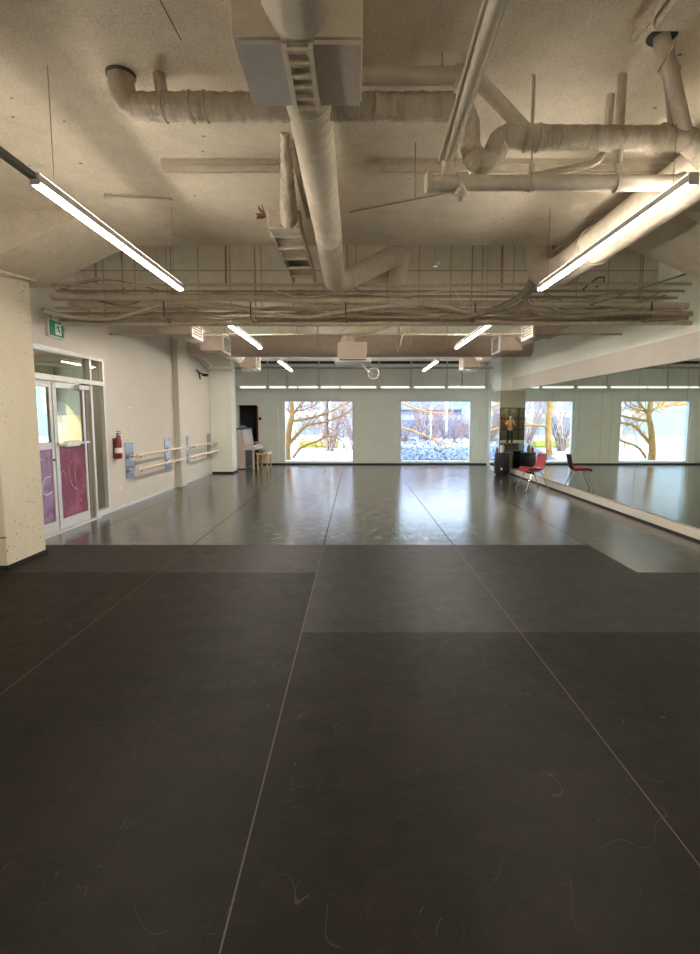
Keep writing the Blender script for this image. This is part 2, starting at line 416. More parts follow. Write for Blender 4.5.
# mirror wall: kick board, mirrors one by one
struct('baseboard_right', MB().box(4.44, XR, 1.0, 15.0, .03, .155), 'wall', label='pale kick board under the mirrors', bevel=.004)
struct('baseboard_right', MB().box(4.45, XR, 1.0, 15.0, 0, .03), 'black', label='black strip under the kick board')
ys = [13.21, 11.99, 10.77, 9.55, 8.33, 7.11, 5.89, 4.67, 3.45, 2.23]
ys = [15.0] + ys
ordn = ['farthest of the row, beside the rear column', 'second from the rear column, behind the red chair', 'third from the rear column', 'fourth from the rear column', 'fifth from the rear column', 'sixth from the rear column', 'seventh from the rear column', 'eighth from the rear column', 'ninth from the rear column', 'nearest to the camera']
mp = None
for i in range(len(ys) - 1):
    g_ = MB().box(4.485, XR, ys[i+1] + .003, ys[i] - .003, .16, 2.37)
    solo('mirror_panel', g_, 'mirror', 'tall frameless wall mirror, ' + ordn[i], 'mirror', 'mirrors along the right wall')
solo('mirror_panel', MB().box(4.14, 4.484, 14.985, 15.0, .16, 2.37), 'mirror', 'narrow mirror facing the room on the front of the rear right column', 'mirror', 'mirrors on the rear column')
solo('mirror_panel', MB().box(4.125, 4.14, 15.0, 16.0, .16, 2.37), 'mirror', 'mirror on the window side of the rear right column', 'mirror', 'mirrors on the rear column')

# ------------------------------------------------------------------ windows
def window(name, r, y, label):
    a, b, z0, z1 = r
    e = bpy.data.objects.new(name, None); COL.objects.link(e); e.location = ((a + b) / 2, y, z0); e['kind'] = 'structure'; e['label'] = label
    f = MB(); t_ = .05
    f.box(a, a + t_, y, y + .16, z0, z1); f.box(b - t_, b, y, y + .16, z0, z1); f.box(a + t_, b - t_, y, y + .16, z1 - t_, z1); f.box(a + t_, b - t_, y, y + .16, z0, z0 + t_)
    link('window_frame', f, 'white_metal', e)
    link('pane', MB().box(a + t_, b - t_, y + .10, y + .106, z0 + t_, z1 - t_), 'pane', e)
    link('window_sill', MB().box(a - .02, b + .02, y - .05, y + .0, z0 - .03, z0 + .01), 'white_metal', e)
window('window_1', WL, YB + .04, 'square window on the left of the rear wall, tree outside')
window('window_2', WR, YB + .04, 'square window on the right of the rear wall, rocks outside')
# gridded window behind the camera
e = bpy.data.objects.new('window_3', None); COL.objects.link(e); e.location = (-1.4, YF - .2, .2); e['kind'] = 'structure'; e['label'] = 'black gridded interior window with dark panes'
f = MB(); a, b, z0, z1 = GW
nx, nz = 4, 3
for i in range(nx + 1):
    x = a + (b - a) * i / nx; f.box(x - .035, x + .035, YF - .12, YF - .04, z0, z1)
for j in range(nz + 1):
    z = z0 + (z1 - z0) * j / nz; f.box(a, b, YF - .119, YF - .041, z - .03, z + .03)
link('window_frame', f, 'black', e)
for i in range(nx):
    for j in range(nz):
        x0 = a + (b - a) * i / nx + .035; x1 = a + (b - a) * (i + 1) / nx - .035; q0 = z0 + (z1 - z0) * j / nz + .03; q1 = z0 + (z1 - z0) * (j + 1) / nz - .03
        link('pane', MB().box(x0, x1, YF - .085, YF - .079, q0, q1), 'pane_dark', e)
struct('lobby_shell', MB().box(a - .5, b + .5, YF - 2.1, YF - 2.0, 0, 2.8).box(a - .6, a - .5, YF - 2.1, YF - .25, 0, 2.8).box(b + .5, b + .6, YF - 2.1, YF - .25, 0, 2.8)
       .box(a - .6, b + .6, YF - 2.1, YF - .25, -.1, 0).box(a - .6, b + .6, YF - 2.1, YF - .25, 2.8, 2.9), 'olive', label='dim room behind the gridded window')
ll = thing('added_ceiling_light', 'added round light on the ceiling of the room behind the gridded window', 'light', (-1.4, YF - 1.2, 2.75))  # unseen lamp added to brighten the room behind the grid
link('housing', MB().tube((-1.4, YF - 1.2, 2.76), (-1.4, YF - 1.2, 2.8), .2, 20), 'white_metal', ll)
link('diffuser', MB().tube((-1.4, YF - 1.2, 2.75), (-1.4, YF - 1.2, 2.76), .18, 20), emis('lobby_fill', (1, .9, .8), 50), ll)
tag(link('poster', MB().box(-1.05, -.55, YF - 1.99, YF - 1.97, .9, 1.9), plain('orange_poster', (.7, .25, .06), .6, var=.6, scale=4)), 'orange poster seen through the gridded window behind the camera', 'poster')

# ------------------------------------------------------------------ storefront door
dr = bpy.data.objects.new('door_1', None); COL.objects.link(dr); dr.location = (XL, 7.25, 0); dr['kind'] = 'structure'; dr['label'] = 'aluminium framed double glass door with transom and sidelight'
fx0, fx1 = XL - .09, XL + .02
f = MB()
f.box(fx0, fx1, D0, D0 + .06, 0, DT).box(fx0, fx1, D1 - .06, D1, 0, DT).box(fx0, fx1, D0 + .06, D1 - .06, DT - .06, DT)
f.box(fx0, fx1, D0 + .06, D1 - .06, 2.12, 2.19).box(fx0, fx1, 8.24, 8.30, 0, 2.12).box(fx0, fx1, 8.24, 8.30, 2.19, DT - .06).box(fx0, fx1, 8.30, D1 - .06, 0, .10)
link('door_frame', f, 'alu', dr, bevel=.004)
link('post', MB().box(fx0, fx1 - .03, 8.12, 8.24, 0, 2.12), plain('bronze_post', (.20, .17, .13), .5), dr)['label'] = 'dark bronze post beside the leaf'
link('transom_pane', MB().box(XL - .05, XL - .044, D0 + .06, 8.24, 2.19, DT - .06), 'pane_door', dr)
link('transom_pane', MB().box(XL - .05, XL - .044, 8.30, D1 - .06, 2.19, DT - .06), 'pane_door', dr)
link('sidelight_pane', MB().box(XL - .05, XL - .044, 8.30, D1 - .06, .10, 2.12), 'pane_door', dr)
for i, (y0, y1, fm) in enumerate(((6.32, 7.235, 'film2'), (7.265, 8.11, 'film'))):
    lf = MB(); q0, q1 = XL - .06, XL - .015
    lf.box(q0, q1, y0, y0 + .085, .02, 2.10).box(q0, q1, y1 - .06, y1, .02, 2.10).box(q0, q1, y0 + .085, y1 - .06, .02, .16).box(q0, q1, y0 + .085, y1 - .06, 2.02, 2.10)
    if i == 0: lf.box(q0, q1, y0 + .085, y1 - .06, 1.17, 1.27)
    L_ = link('door_leaf', lf, 'alu', dr, bevel=.004)
    link('pane', MB().box(XL - .04, XL - .034, y0 + .085, y1 - .06, 1.2, 2.02), 'pane_door', L_)
    link('frosted_film', MB().box(XL - .04, XL - .03, y0 + .085, y1 - .06, .16, 1.2 if i else 1.17), fm, L_)
    if i:
        link('push_bar', MB().box(XL + .02, XL + .045, y0 + .03, y1 - .02, 1.215, 1.245).box(XL - .015, XL + .02, y0 + .03, y0 + .06, 1.21, 1.25).box(XL - .015, XL + .02, y1 - .05, y1 - .02, 1.21, 1.25), 'alu', L_)
        link('latch_box', MB().box(XL + .015, XL + .06, 7.42, 7.78, 1.19, 1.27), 'white_metal', L_, bevel=.004)
        s = MB(); xs = XL - .026
        s.sweep(spline([(xs, 7.66, .98), (xs, 7.60, .92), (xs, 7.585, .80), (xs, 7.62, .66), (xs, 7.70, .56), (xs, 7.79, .53)], 6), .008, 6)
        s.sweep(spline([(xs, 7.74, .92), (xs, 7.745, .75), (xs, 7.75, .55)], 6), .008, 6)
        link('lettering', s, 'scrawl', L_)['label'] = 'pale hand drawn letter D'
        s = MB()
        for (cy, cz, ry, rz) in ((7.43, .72, .06, .13), (7.92, .62, .045, .07), (7.95, .66, .03, .04), (7.88, .42, .05, .07), (7.84, .30, .05, .05), (7.55, .34, .05, .06), (7.62, 1.10, .05, .03), (7.98, .9, .03, .04)):
            s.sweep([(xs, cy + ry * math.cos(k * .45), cz + rz * math.sin(k * .45)) for k in range(14)], .0035, 5)
        link('swirl_decal', s, 'scrawl', L_)
    else:
        s = MB(); xs = XL - .026
        s.sweep(spline([(xs, 6.70, .80), (xs, 6.62, .70), (xs, 6.66, .58), (xs, 6.78, .56), (xs, 6.85, .62)], 6), .008, 6)
        s.sweep(spline([(xs, 7.12, .80), (xs, 6.98, .78), (xs, 6.92, .66), (xs, 6.98, .56), (xs, 7.12, .58)], 6), .008, 6)
        s.sweep(spline([(xs, 6.72, 1.02), (xs, 6.85, 1.06), (xs, 7.0, 1.03)], 6), .005, 6)
        link('lettering', s, 'scrawl_b', L_)['label'] = 'pale blue hand drawn curves'
link('door_closer', MB().box(XL + .0, XL + .05, 7.85, 8.15, 2.03, 2.09).box(XL + .01, XL + .03, 7.55, 7.9, 2.11, 2.125), 'alu', dr)
link('door_lock', MB().lathe((XL - .015, 7.20, 1.02), [(.018, 0), (.018, .012)], (1, 0, 0), 12), 'black', dr)
link('threshold', MB().box(XL - .1, XL + .06, D0, 8.3, 0, .015), 'alu', dr)

# corridor beyond the door
cor = MB().box(-6.6, XL - .3, 5.0, 5.1, 0, 3).box(-6.6, XL - .3, 11.5, 11.6, 0, 3)
struct('corridor_wall', cor, 'olive', label='corridor end walls beyond the glass door')
cw = MB().box(-6.7, -6.6, 5, 9.9, 1.72, 3).box(-6.7, -6.6, 9.9, 11.2, 2.35, 3).box(-6.7, -6.6, 11.2, 11.6, 1.72, 3)
struct('corridor_wall', cw, 'olive', label='olive upper corridor wall')
struct('corridor_wall', MB().box(-6.7, -6.58, 5, 9.9, 0, 1.72).box(-6.7, -6.58, 9.9, 11.6, 0, 1.0), 'wood_tan', label='tan panelled lower corridor wall')
struct('corridor_wall', MB().box(-6.58, XL - .3, 11.44, 11.5, 0, 1.66), 'wood_tan', label='tan panel on the corridor end wall')
struct('corridor_floor', MB().box(-6.7, XL - .3, 5, 11.6, -.1, 0), 'floor')
struct('corridor_ceiling', MB().box(-6.7, XL - .3, 5, 11.6, 3.0, 3.1), 'ceiling')
cl = thing('added_ceiling_light', 'added square light panel on the corridor ceiling beyond the glass door', 'light', (-5.5, 8.0, 2.94))  # lamp added to light the corridor behind the door glass
link('housing', MB().box(-5.8, -5.2, 7.7, 8.3, 2.94, 3.0), 'white_metal', cl)
link('diffuser', MB().box(-5.77, -5.23, 7.73, 8.27, 2.93, 2.94), emis('corridor_fill', (1, .85, .66), 20), cl)
tag(link('air_duct', MB().tube((-5.6, 8.6, 2.72), (-4.7, 11.4, 2.72), .2, 20), 'duct'), 'round duct under the corridor ceiling seen through the transom', 'duct')

# ------------------------------------------------------------------ linear lights
def make_light():
    L = thing('linear_light', 'x', 'light', (0, 0, 0))
    ln = 1.19
    link('housing', MB().box(-.026, .026, -ln, ln, .016, .065), 'alu', L, bevel=.004)
    link('diffuser', MB().prism([(-.025, .018), (-.024, .005), (-.016, 0), (.016, 0), (.024, .005), (.025, .018)], 1, -ln + .01, ln - .01), 'led', L)
    link('added_up_strip', MB().box(-.02, .02, -ln + .02, ln - .02, .065, .069), 'up_fill', L)  # glowing strip added on top of the housing to light the ceiling
    for s_ in (-1, 1):
        link('end_cap', MB().box(-.027, .027, s_ * ln - .006, s_ * ln + .006, .002, .066), 'alu', L)
    return L
proto = make_light()
YC = [4.19, 8.56, 13.2, -.27]
nm = {(-1, 0): 'glowing linear light at upper left, nearest of the left row', (-1, 1): 'linear light of the left row just past the pipe bundle', (-1, 2): 'linear light of the left row beyond the large cross duct',
      (-1, 3): 'linear light of the left row overhead behind the camera', (1, 0): 'glowing linear light at upper right, nearest of the right row', (1, 1): 'linear light of the right row just past the pipe bundle',
      (1, 2): 'linear light of the right row beyond the large cross duct', (1, 3): 'linear light of the right row overhead behind the camera'}
first = True
for sd, x in ((-1, -1.76), (1, 1.85)):
    for k, y in enumerate(YC):
        L = proto if first else copy_tree(proto); first = False
        L.location = (x, y, 2.87); L['label'] = nm[(sd, k)]; L['group'] = 'linear lights in the ' + ('left' if sd < 0 else 'right') + ' row'
        top = ZS if y < 6 else ZR
        for dy in (-1.0, 1.0):
            tp = ZS if y + dy < YE else ZR
            link('suspension_wire', MB().tube((x, y + dy, 2.937), (x, y + dy, tp), .0025, 6), 'pipe_dark', L)
rl = solo('light_track', MB().box(-1.78, -1.74, .95, 2.98, 2.895, 2.925), 'rail_dark', 'dark metal track leading into the nearest left linear light', 'track')
solo('hanger_wire', MB().tube((-1.76, 2.62, 2.925), (-1.76, 2.62, ZS), .004, 6), 'pipe_dark', 'thin wire hanging the dark track at upper left', 'wire')

# ------------------------------------------------------------------ overhead: ductwork
# filter plenum with two grey panels and the round duct A
pl = thing('duct_plenum', 'boxy twin plenum with grey underside panels near the top of the view', 'duct', (-.27, 2.75, 3.28))
link('panel', MB().box(-.55, -.335, 2.54, 3.0, 3.28, 3.30), 'panel_grey', pl)['label'] = 'left grey underside panel'
link('panel', MB().box(-.19, .02, 2.54, 3.0, 3.28, 3.30), plain('beige_panel', (.66, .60, .50), .8, var=.05), pl)['label'] = 'right grey underside panel'
link('casing', MB().box(-.56, -.33, 2.52, 3.01, 3.30, 3.56), 'duct', pl, bevel=.006)
link('casing', MB().box(-.195, .03, 2.52, 3.01, 3.30, 3.56), 'duct', pl, bevel=.006)
ld = MB()
for x in (-.325, -.205): ld.box(x - .012, x + .012, 2.52, 3.02, 3.25, 3.275)
for k in range(6): ld.box(-.325, -.205, 2.54 + k * .088, 2.565 + k * .088, 3.255, 3.27)
link('strap_ladder', ld, 'duct', pl)
link('strap_backing', MB().box(-.33, -.2, 2.52, 3.02, 3.27, 3.275), 'pipe', pl)
link('duct_section', MB().tube((-.265, 2.4, 3.40), (-.265, 3.05, 3.40), .125, 24), 'duct', pl)
dA = thing('spiral_duct', 'large ribbed round duct running down the middle of the ceiling', 'duct', (-.27, 4.5, 3.25))
pts = dense([(-.27, 3.05, 3.40), (-.27, 5.3, 3.38)], .011)
link('ribbed_section', MB().sweep(pts, [.126 + .0055 * math.sin(i * 1.9) for i in range(len(pts))], 28), 'duct', dA)
link('elbow', MB().sweep(fillet([(-.27, 5.3, 3.38), (-.27, 6.72, 3.29), (-.10, 6.90, 3.37)], .16, 8), .13, 28), 'duct', dA)
for yy in (5.32, 5.62, 5.95, 6.25): link('duct_band', MB().tube((-.27, yy, 3.378 - (yy-5.3)*.06), (-.27, yy + .025, 3.376 - (yy-5.3)*.06), .135, 28), 'duct', dA)
p2 = dense([(-.14, 6.86, 3.35), (.50, 6.98, 3.69)], .02)
link('ribbed_branch', MB().sweep(p2, [.128 + .005 * math.sin(i * 1.5) for i in range(len(p2))], 24), 'duct', dA)
link('rear_section', MB().sweep(dense(fillet([(.40, 6.96, 3.65), (.58, 7.0, 3.72), (.60, 8.9, 3.42), (.62, 9.45, 3.33), (-.12, 9.85, 3.16), (-.16, 9.88, 2.98)], .18, 8), .1), .125, 22), 'duct', dA)
big = MB().sweep([(-.25, .6, 3.36), (-.25, 2.40, 3.40), (-.26, 2.5, 3.40)], [.16, .16, .13], 28)
solo('round_duct', big, 'duct', 'short wide round duct entering the plenum at the top edge', 'duct')
cu = thing('fan_unit', 'small ceiling fan box where the middle duct drops, by the big cross duct', 'ventilation unit', (-.08, 9.9, 2.62))
link('casing', MB().box(-.34, .20, 9.68, 10.15, 2.70, 2.99), 'duct_far', cu, bevel=.01)
link('grille', MB().box(-.40, .28, 9.62, 10.2, 2.62, 2.69), 'white_metal', cu, bevel=.006)
link('slot', MB().box(-.30, .18, 9.615, 9.63, 2.64, 2.67), 'rail_dark', cu)
link('hose', MB().sweep([(.32 + .10 * math.cos(k * .4), 9.75, 2.42 + .10 * math.sin(k * .4)) for k in range(17)], .018, 8), 'white_metal', cu)
link('brace', MB().tube((.05, 9.72, 2.62), (.30, 9.75, 2.40), .015, 8), 'white_metal', cu)

# flexible duct with rectangular tray beside it
fd = thing('flexible_duct', 'wrapped duct dropping from the ceiling into a rectangular tray, left of the middle duct', 'duct', (-.66, 5.6, 3.2))
pt = dense([atZ(285, 132, 3.6), atZ(287, 175, 3.50), atZ(289, 222, 3.42)], .03)
link('wrapped_section', MB().sweep(pt, [.03 + .055 * (i / (len(pt) - 1)) + .006 * math.sin(i * 1.9) for i in range(len(pt))], 16), 'wrap', fd)
a = atZ(287, 228, 3.36)
link('collar', MB().box(a.x - .17, a.x + .13, a.y - .05, a.y + .13, 3.34, 3.50), 'pipe', fd, bevel=.01)
ty0 = a.y + .1
tr = MB()
for x in (a.x - .16, a.x + .12): tr.box(x - .012, x + .012, ty0, 6.95, 3.34, 3.43)
for k in range(5): tr.box(a.x - .16, a.x + .12, ty0 + .06 + k * .36, ty0 + .10 + k * .36, 3.335, 3.36)
link('tray_frame', tr, 'duct', fd)
link('tray_panel', MB().box(a.x - .14, a.x + .10, ty0 + .25, ty0 + .85, 3.36, 3.40), 'pipe', fd)
link('tray_panel', MB().box(a.x - .14, a.x + .10, ty0 + 1.25, ty0 + 1.6, 3.36, 3.40), 'pipe', fd)
link('tray_back', MB().box(a.x - .15, a.x + .11, ty0, 6.95, 3.41, 3.43), 'pipe_dark', fd)
db = MB()
for k in range(9):
    q = V((a.x - .20, a.y - .02, 3.46)); db.sweep([q, q + V((random.uniform(-.09, .02), random.uniform(-.05, .05), random.uniform(-.03, .1)))], [.012, .004], 5)
solo('torn_wrap', db, plain('rusty_wrap', (.25, .13, .07), .9, var=.4), 'rust brown scrap of torn insulation beside the wrapped duct collar', 'insulation')
# square bar beside the duct
solo('strut_channel', MB().box(-.475, -.44, 3.9, 5.2, 3.50, 3.56), 'pipe_dark', 'narrow channel running beside the middle duct', 'channel')

# rear ductwork: cross duct with two side runs and their registers
rd = thing('rear_ductwork', 'long round cross duct with two side ducts and square registers, far ceiling', 'duct', (0, 11.87, 2.96))
def ring_duct(a, b, r, step=.3):
    m = MB().tube(a, b, r, 28); a, b = V(a), V(b); L = (b - a).length; d = (b - a) / L
    for k in range(1, int(L / step)):
        m.tube(a + d * (k * step), a + d * (k * step + .02), r + .006, 28)
    return m
link('duct_run', ring_duct((-3.7, 11.87, 3.20), (3.9, 11.87, 3.20), .24), 'duct_far', rd)['label'] = 'cross duct'
for sx_, X0 in ((-1, -3.0), (1, 3.2)):
    link('duct_run', ring_duct((X0, 8.32, 3.19), (X0, 14.6, 3.19), .215, 1.5), 'duct_far', rd)
    link('duct_elbow', MB().sweep(fillet([(X0, 14.55, 3.19), (X0, 14.85, 3.19), (X0, 14.85, 2.9)], .2, 8), .20, 24), 'white_metal', rd)
    for yy in (8.4, 10.3, 13.6):
        xf = X0 - sx_ * .47; xb = X0 - sx_ * .05
        rg = link('register', MB().box(min(xf, xb), max(xf, xb), yy - .24, yy + .24, 2.88, 3.14), 'duct_far', rd)
        fr = MB(); xo = xf - sx_ * .03
        fr.box(xf, xo, yy - .28, yy + .28, 2.84, 2.88).box(xf, xo, yy - .28, yy + .28, 3.14, 3.18).box(xf, xo, yy - .28, yy - .24, 2.88, 3.14).box(xf, xo, yy + .24, yy + .28, 2.88, 3.14)
        link('register_frame', fr, 'white_metal', rg)
        gr = MB()
        for k in range(6): gr.box(xf - sx_ * .001, xf - sx_ * .012, yy - .24, yy + .24, 2.90 + k * .042, 2.912 + k * .042)
        link('louvre', gr, 'rail_dark', rg)

# round duct over the right light row
ro = thing('round_duct', 'thick round duct hanging above the nearest right linear light', 'duct', (2.27, 4, 3.02))
link('duct_section', MB().sweep(fillet([(2.27, -1.0, 3.22), (2.27, 6.1, 3.22), (2.31, 6.75, 3.42), (2.33, 6.95, 3.9)], .3, 8), .165, 28), 'pipe', ro)
for yy in (1.5, 3.3, 5.1): link('duct_band', MB().tube((2.27, yy, 3.22), (2.27, yy + .03, 3.22), .182, 28), 'pipe', ro)

# ------------------------------------------------------------------ overhead: pipes near the camera
YW = atZ(200, 107, 3.42).y
wp = thing('insulated_pipe', 'crinkled insulated pipe coming out of the ceiling at left and crossing behind the plenum', 'pipe', (-.4, YW, 3.3))
xa = atY(122, 100, YW).x; xb = atY(452, 107, YW).x
pt = dense(fillet([(xa, YW, 3.64), (xa, YW, 3.42), (xb, YW, 3.42)], .13, 8), .03)
link('wrapped_run', MB().sweep(pt, [.075 + .004 * math.sin(i * 2.3) + random.uniform(-.003, .003) for i in range(len(pt))], 18), 'wrap', wp)
for px in (163, 190, 205, 305, 375):
    x = atY(px, 107, YW).x; link('wrap_band', MB().tube((x, YW, 3.42), (x + .012, YW, 3.42), .084, 18), 'pipe', wp)
x = atY(163, 100, YW).x
link('branch_stub', MB().tube((x, YW, 3.45), (x - .02, YW, 3.61), .035, 12), 'wrap', wp)
link('ceiling_collar', MB().tube((xa, YW, 3.585), (xa, YW, 3.60), .084, 20), 'rail_dark', wp)
up = thing('insulated_pipe', 'straight insulated pipe right of the plenum, closest to the ceiling', 'pipe', (.3, 3.1, 3.45))
a = atZ(330, 76, 3.5); b = atZ(462, 76, 3.5)
link('pipe_run', MB().tube(a, b, .045, 14), 'pipe', up)
link('coupling', MB().tube(b - V((.04, 0, 0)), b + V((.02, 0, 0)), .055, 14), 'pipe', up)
link('hanger_rod', MB().tube(atZ(442, 72, 3.5), atZ(442, 72, 3.5) + V((0, 0, .12)), .004, 6), 'pipe_dark', up)
# the U-shaped trap and the long insulated pipe on the right
bp = thing('insulated_pipe', 'thick insulated pipe with a U bend, running to the right edge', 'pipe', (1.4, YW, 3.0))
U = [(450, 106), (462, 109), (469, 122), (470, 145), (475, 158), (484, 162), (493, 157), (497, 147), (502, 140), (514, 137), (560, 138), (672, 139), (690, 142), (712, 165)]
pt = dense(spline([atY(x, y, YW) for x, y in U], 6), .03)
link('wrapped_run', MB().sweep(pt, [(.060 if i < 22 else .068) + .002 * math.sin(i * 2.1) for i in range(len(pt))], 18), 'wrap', bp)
for px in (525, 537, 660): 
    p = atY(px, 138, YW); link('wrap_band', MB().tube(p, p + V((.012, 0, 0)), .078, 16), 'pipe', bp)
link('branch_pipe', MB().sweep([atZ(470, 72, 3.5), atY(530, 135, YW)], .04, 12), 'pipe', bp)
p = atY(531, 138, YW); link('hanger_rod', MB().tube(p, (p.x, p.y, ZS), .005, 6), 'cable_w', bp)
# sprinkler main
ZC = 3.0; YM = atZ(450, 183, ZC).y
sp = thing('sprinkler_pipe', 'white painted sprinkler main crossing at right with a capped end and valve', 'pipe', (1.2, YM, 2.9))
xa = atY(430, 183, YM).x; xb = atY(676, 181, YM).x
link('main_run', MB().sweep(fillet([(xa, YM, ZC), (xb, YM, ZC), (xb + .05, YM, ZC + .02)], .04), .045, 16), 'duct', sp)
link('end_cap', MB().lathe((xa - .03, YM, ZC), [(.05, 0), (.06, .01), (.06, .035), (.048, .04)], (1, 0, 0), 16), 'duct', sp)
for px in (447, 462):
    x = atY(px, 183, YM).x; link('coupling', MB().tube((x - .03, YM, ZC), (x + .03, YM, ZC), .056, 16), 'duct', sp)
x = atY(447, 183, YM).x
topp = atZ(449, 166, 3.10)
link('riser', MB().lathe((x, YM, ZC + .03), [(.05, 0), (.05, .02), (.036, .03), (.036, .09), (.045, .095), (.045, .13)], (0, 0, 1), 14), 'duct', sp)
x2 = atY(461, 186, YM).x
link('drain_valve', MB().lathe((x2, YM - .02, ZC - .02), [(.03, 0), (.03, -.03), (.04, -.035), (.04, -.055), (.022, -.06), (.022, -.08), (.012, -.09)], (0, -.25, 1), 12), 'duct', sp)
link('inclined_run', MB().tube((x, YM, ZC + .14), atZ(508, -30, 3.14), .034, 16), 'duct', sp)
link('side_conduit', MB().tube((x - .05, YM - .02, ZC + .12), atZ(494, -30, 3.16), .010, 8), 'duct', sp)
link('side_conduit', MB().tube((x + .03, YM + .0, ZC + .14), atZ(518, -30, 3.12), .010, 8), 'duct', sp)
for px, ry in ((531, 0), (617, 0)):
    x = atY(px, 183, YM).x
    link('pipe_clamp', MB().tube((x - .012, YM, ZC), (x + .012, YM, ZC), .054, 16).box(x - .015, x + .015, YM - .015, YM + .015, ZC + .045, ZC + .11), 'pipe', sp)
    link('hanger_rod', MB().tube((x, YM, ZC + .1), (x, YM, ZS), .006 if px == 531 else .026, 10), 'pipe', sp)
solo('conduit', MB().sweep(fillet([atY(611, 95, YM + .05), atY(606, 150, YM + .05), atY(596, 163, YM + .05), atY(535, 176, YM + .05)], .06), .022, 10), 'pipe', 'bent thin conduit beside the right sprinkler hanger', 'conduit')
# pipes dropping at top right
vp = thing('drain_pipe', 'pair of pipes dropping through a dark hole at top right', 'pipe', (2, 3, 3.1))
a = atZ(662, 36, 3.6); b = atY(686, 138, YW + .0)
link('pipe_run', MB().sweep([a + V((0, 0, .02)), a + V((0, 0, -.02)), atZ(670, 70, 3.48), b], .042, 14), 'pipe', vp)
link('pipe_run', MB().sweep([atZ(664, 62, 3.58), atZ(668, 90, 3.5), atY(672, 140, YW + .04)], .018, 10), 'pipe', vp)
link('dark_collar', MB().tube(a + V((0, 0, -.005)), a + V((0, 0, .01)), .075, 20), 'black', vp)
link('strap', MB().tube(atZ(658, 72, 3.42), atZ(676, 42, 3.47), .006, 6), 'pipe_dark', vp)
solo('cable_tray', MB().box(1.47, 1.60, .8, 2.78, 3.50, 3.60).tube((1.44, .8, 3.55), (1.44, 2.9, 3.55), .018, 8), 'ceiling', 'boxed strip running along the ceiling at top right', 'tray')
solo('conduit', MB().tube(atZ(478, 82, 3.55) , atZ(470, 60, 3.58), .018, 8), 'pipe', 'stub of conduit above the U bend', 'conduit')
# strut channels and small bits on the slab
ych = atZ(300, 168, 3.55).y
for (p0, p1, lb) in ((163, 279, 'left of the middle duct'), (380, 668, 'right of the middle duct')):
    x0 = atZ(p0, 168, 3.55).x; x1 = atZ(p1, 168, 3.55).x
    m = MB().box(x0, x1, ych - .03, ych + .03, 3.55, 3.56).box(x0, x1, ych - .03, ych - .02, 3.52, 3.55).box(x0, x1, ych + .02, ych + .03, 3.52, 3.55).box(x0, x1, ych - .045, ych - .03, 3.56, 3.60).box(x0, x1, ych + .03, ych + .045, 3.56, 3.6)
    solo('strut_channel', m, 'duct', 'long metal channel fixed across the ceiling ' + lb, 'channel', 'strut channels across the ceiling')
m = MB().tube(atZ(110, 197, 3.58), atZ(172, 200, 3.58), .012, 8); q = atZ(108, 197, 3.58); m.lathe(q, [(.03, -.02), (.035, .02)], (0, 0, 1), 10)
solo('conduit', m, 'pipe', 'short thin conduit on the ceiling beside the nearest left light', 'conduit')
solo('wire', MB().tube(atZ(350, 212, 3.5), atZ(462, 190, 3.3), .006, 6), 'pipe_dark', 'thin wire slanting from the middle duct to the sprinkler valve', 'wire')
solo('hanger_rod', MB().tube(atZ(415, 200, 3.2), (*atZ(415, 200, 3.2).xy, ZS), .004, 6), 'pipe_dark', 'thin rod left of the capped sprinkler end', 'rod')
solo('wire', MB().tube(atZ(160, 0, 3.58), atZ(181, 40, 3.58), .003, 5), 'rail_dark', 'short black wire on the ceiling at the top left', 'wire')
# cable along the slab edge by the front left column
solo('cable', MB().sweep(spline([atY(-8, 268, 5.3), atY(18, 276, 5.6), atY(40, 281, 6.2), atY(70, 283, 6.9), atY(100, 278, 7.1)], 8), .014, 8), 'pipe', 'pale cable sagging over the top of the front left column', 'cable')

# ------------------------------------------------------------------ pipe bundle across the room
def pxline(pts, y): return [atY(a, b, y) for a, b in pts]
def bundle(name, pts, Y, r, label, mat='pipe', clamps=(), cat='pipe', smooth=True, rad=None):
    P = pxline(pts, Y); P = spline(P, 8) if smooth else P
    T = thing(name, label, cat, P[len(P)//2], 'pipes and cables crossing the room')
    link('run', MB().sweep(P, r, 10), mat, T)
    for cx_ in clamps:
        k = min(range(len(P)), key=lambda i: abs(P[i].x - atY(cx_, 300, Y).x)); k = max(1, min(k, len(P) - 2)); d = (P[k+1] - P[k]).normalized()
        link('coupling', MB().tube(P[k] - d * .04, P[k] + d * .04, r + .009, 10), mat, T)
    return T
XLp, XRp = 50, 663
bundle('pipe', [(52, 286), (200, 285), (430, 286), (560, 284), (692, 284)], 7.20, .022, 'thin straight pipe, topmost of the bundle', 'pipe', (340, 500), smooth=False)
bundle('pipe', [(52, 297), (250, 298), (430, 303), (692, 306)], 7.25, .045, 'thick straight pipe in the upper half of the bundle', 'pipe', (180, 420, 610), smooth=False)
bundle('pipe', [(62, 324), (300, 324), (692, 323)], 7.15, .030, 'straight pipe forming the lowest line of the bundle', 'pipe', (235, 390, 520), smooth=False)
bundle('pipe', [(60, 319.5), (300, 319.5), (692, 318)], 7.28, .016, 'thin pipe just above the lowest one', 'pipe_dark', (150, 330, 560), smooth=False)
bundle('cable', [(44, 312), (80, 318), (115, 318), (150, 308), (172, 303), (230, 308), (300, 317), (340, 312), (400, 304), (440, 306), (480, 313), (520, 305), (545, 265), (562, 248)], 7.0, .026, 'thick wavy cable that rises past the right light', 'pipe')
bundle('cable', [(42, 309), (90, 321), (140, 319), (176, 311), (220, 314), (280, 308), (345, 316), (420, 318), (500, 318), (560, 313), (610, 314), (688, 318)], 7.08, .022, 'second wavy cable lying across the wall end', 'pipe_dark')
bundle('cable', [(95, 322), (170, 307), (210, 303), (270, 309), (330, 306), (400, 312), (470, 316), (530, 318), (600, 312), (692, 312)], 7.12, .016, 'thin wavy cable in the middle of the bundle', 'pipe')
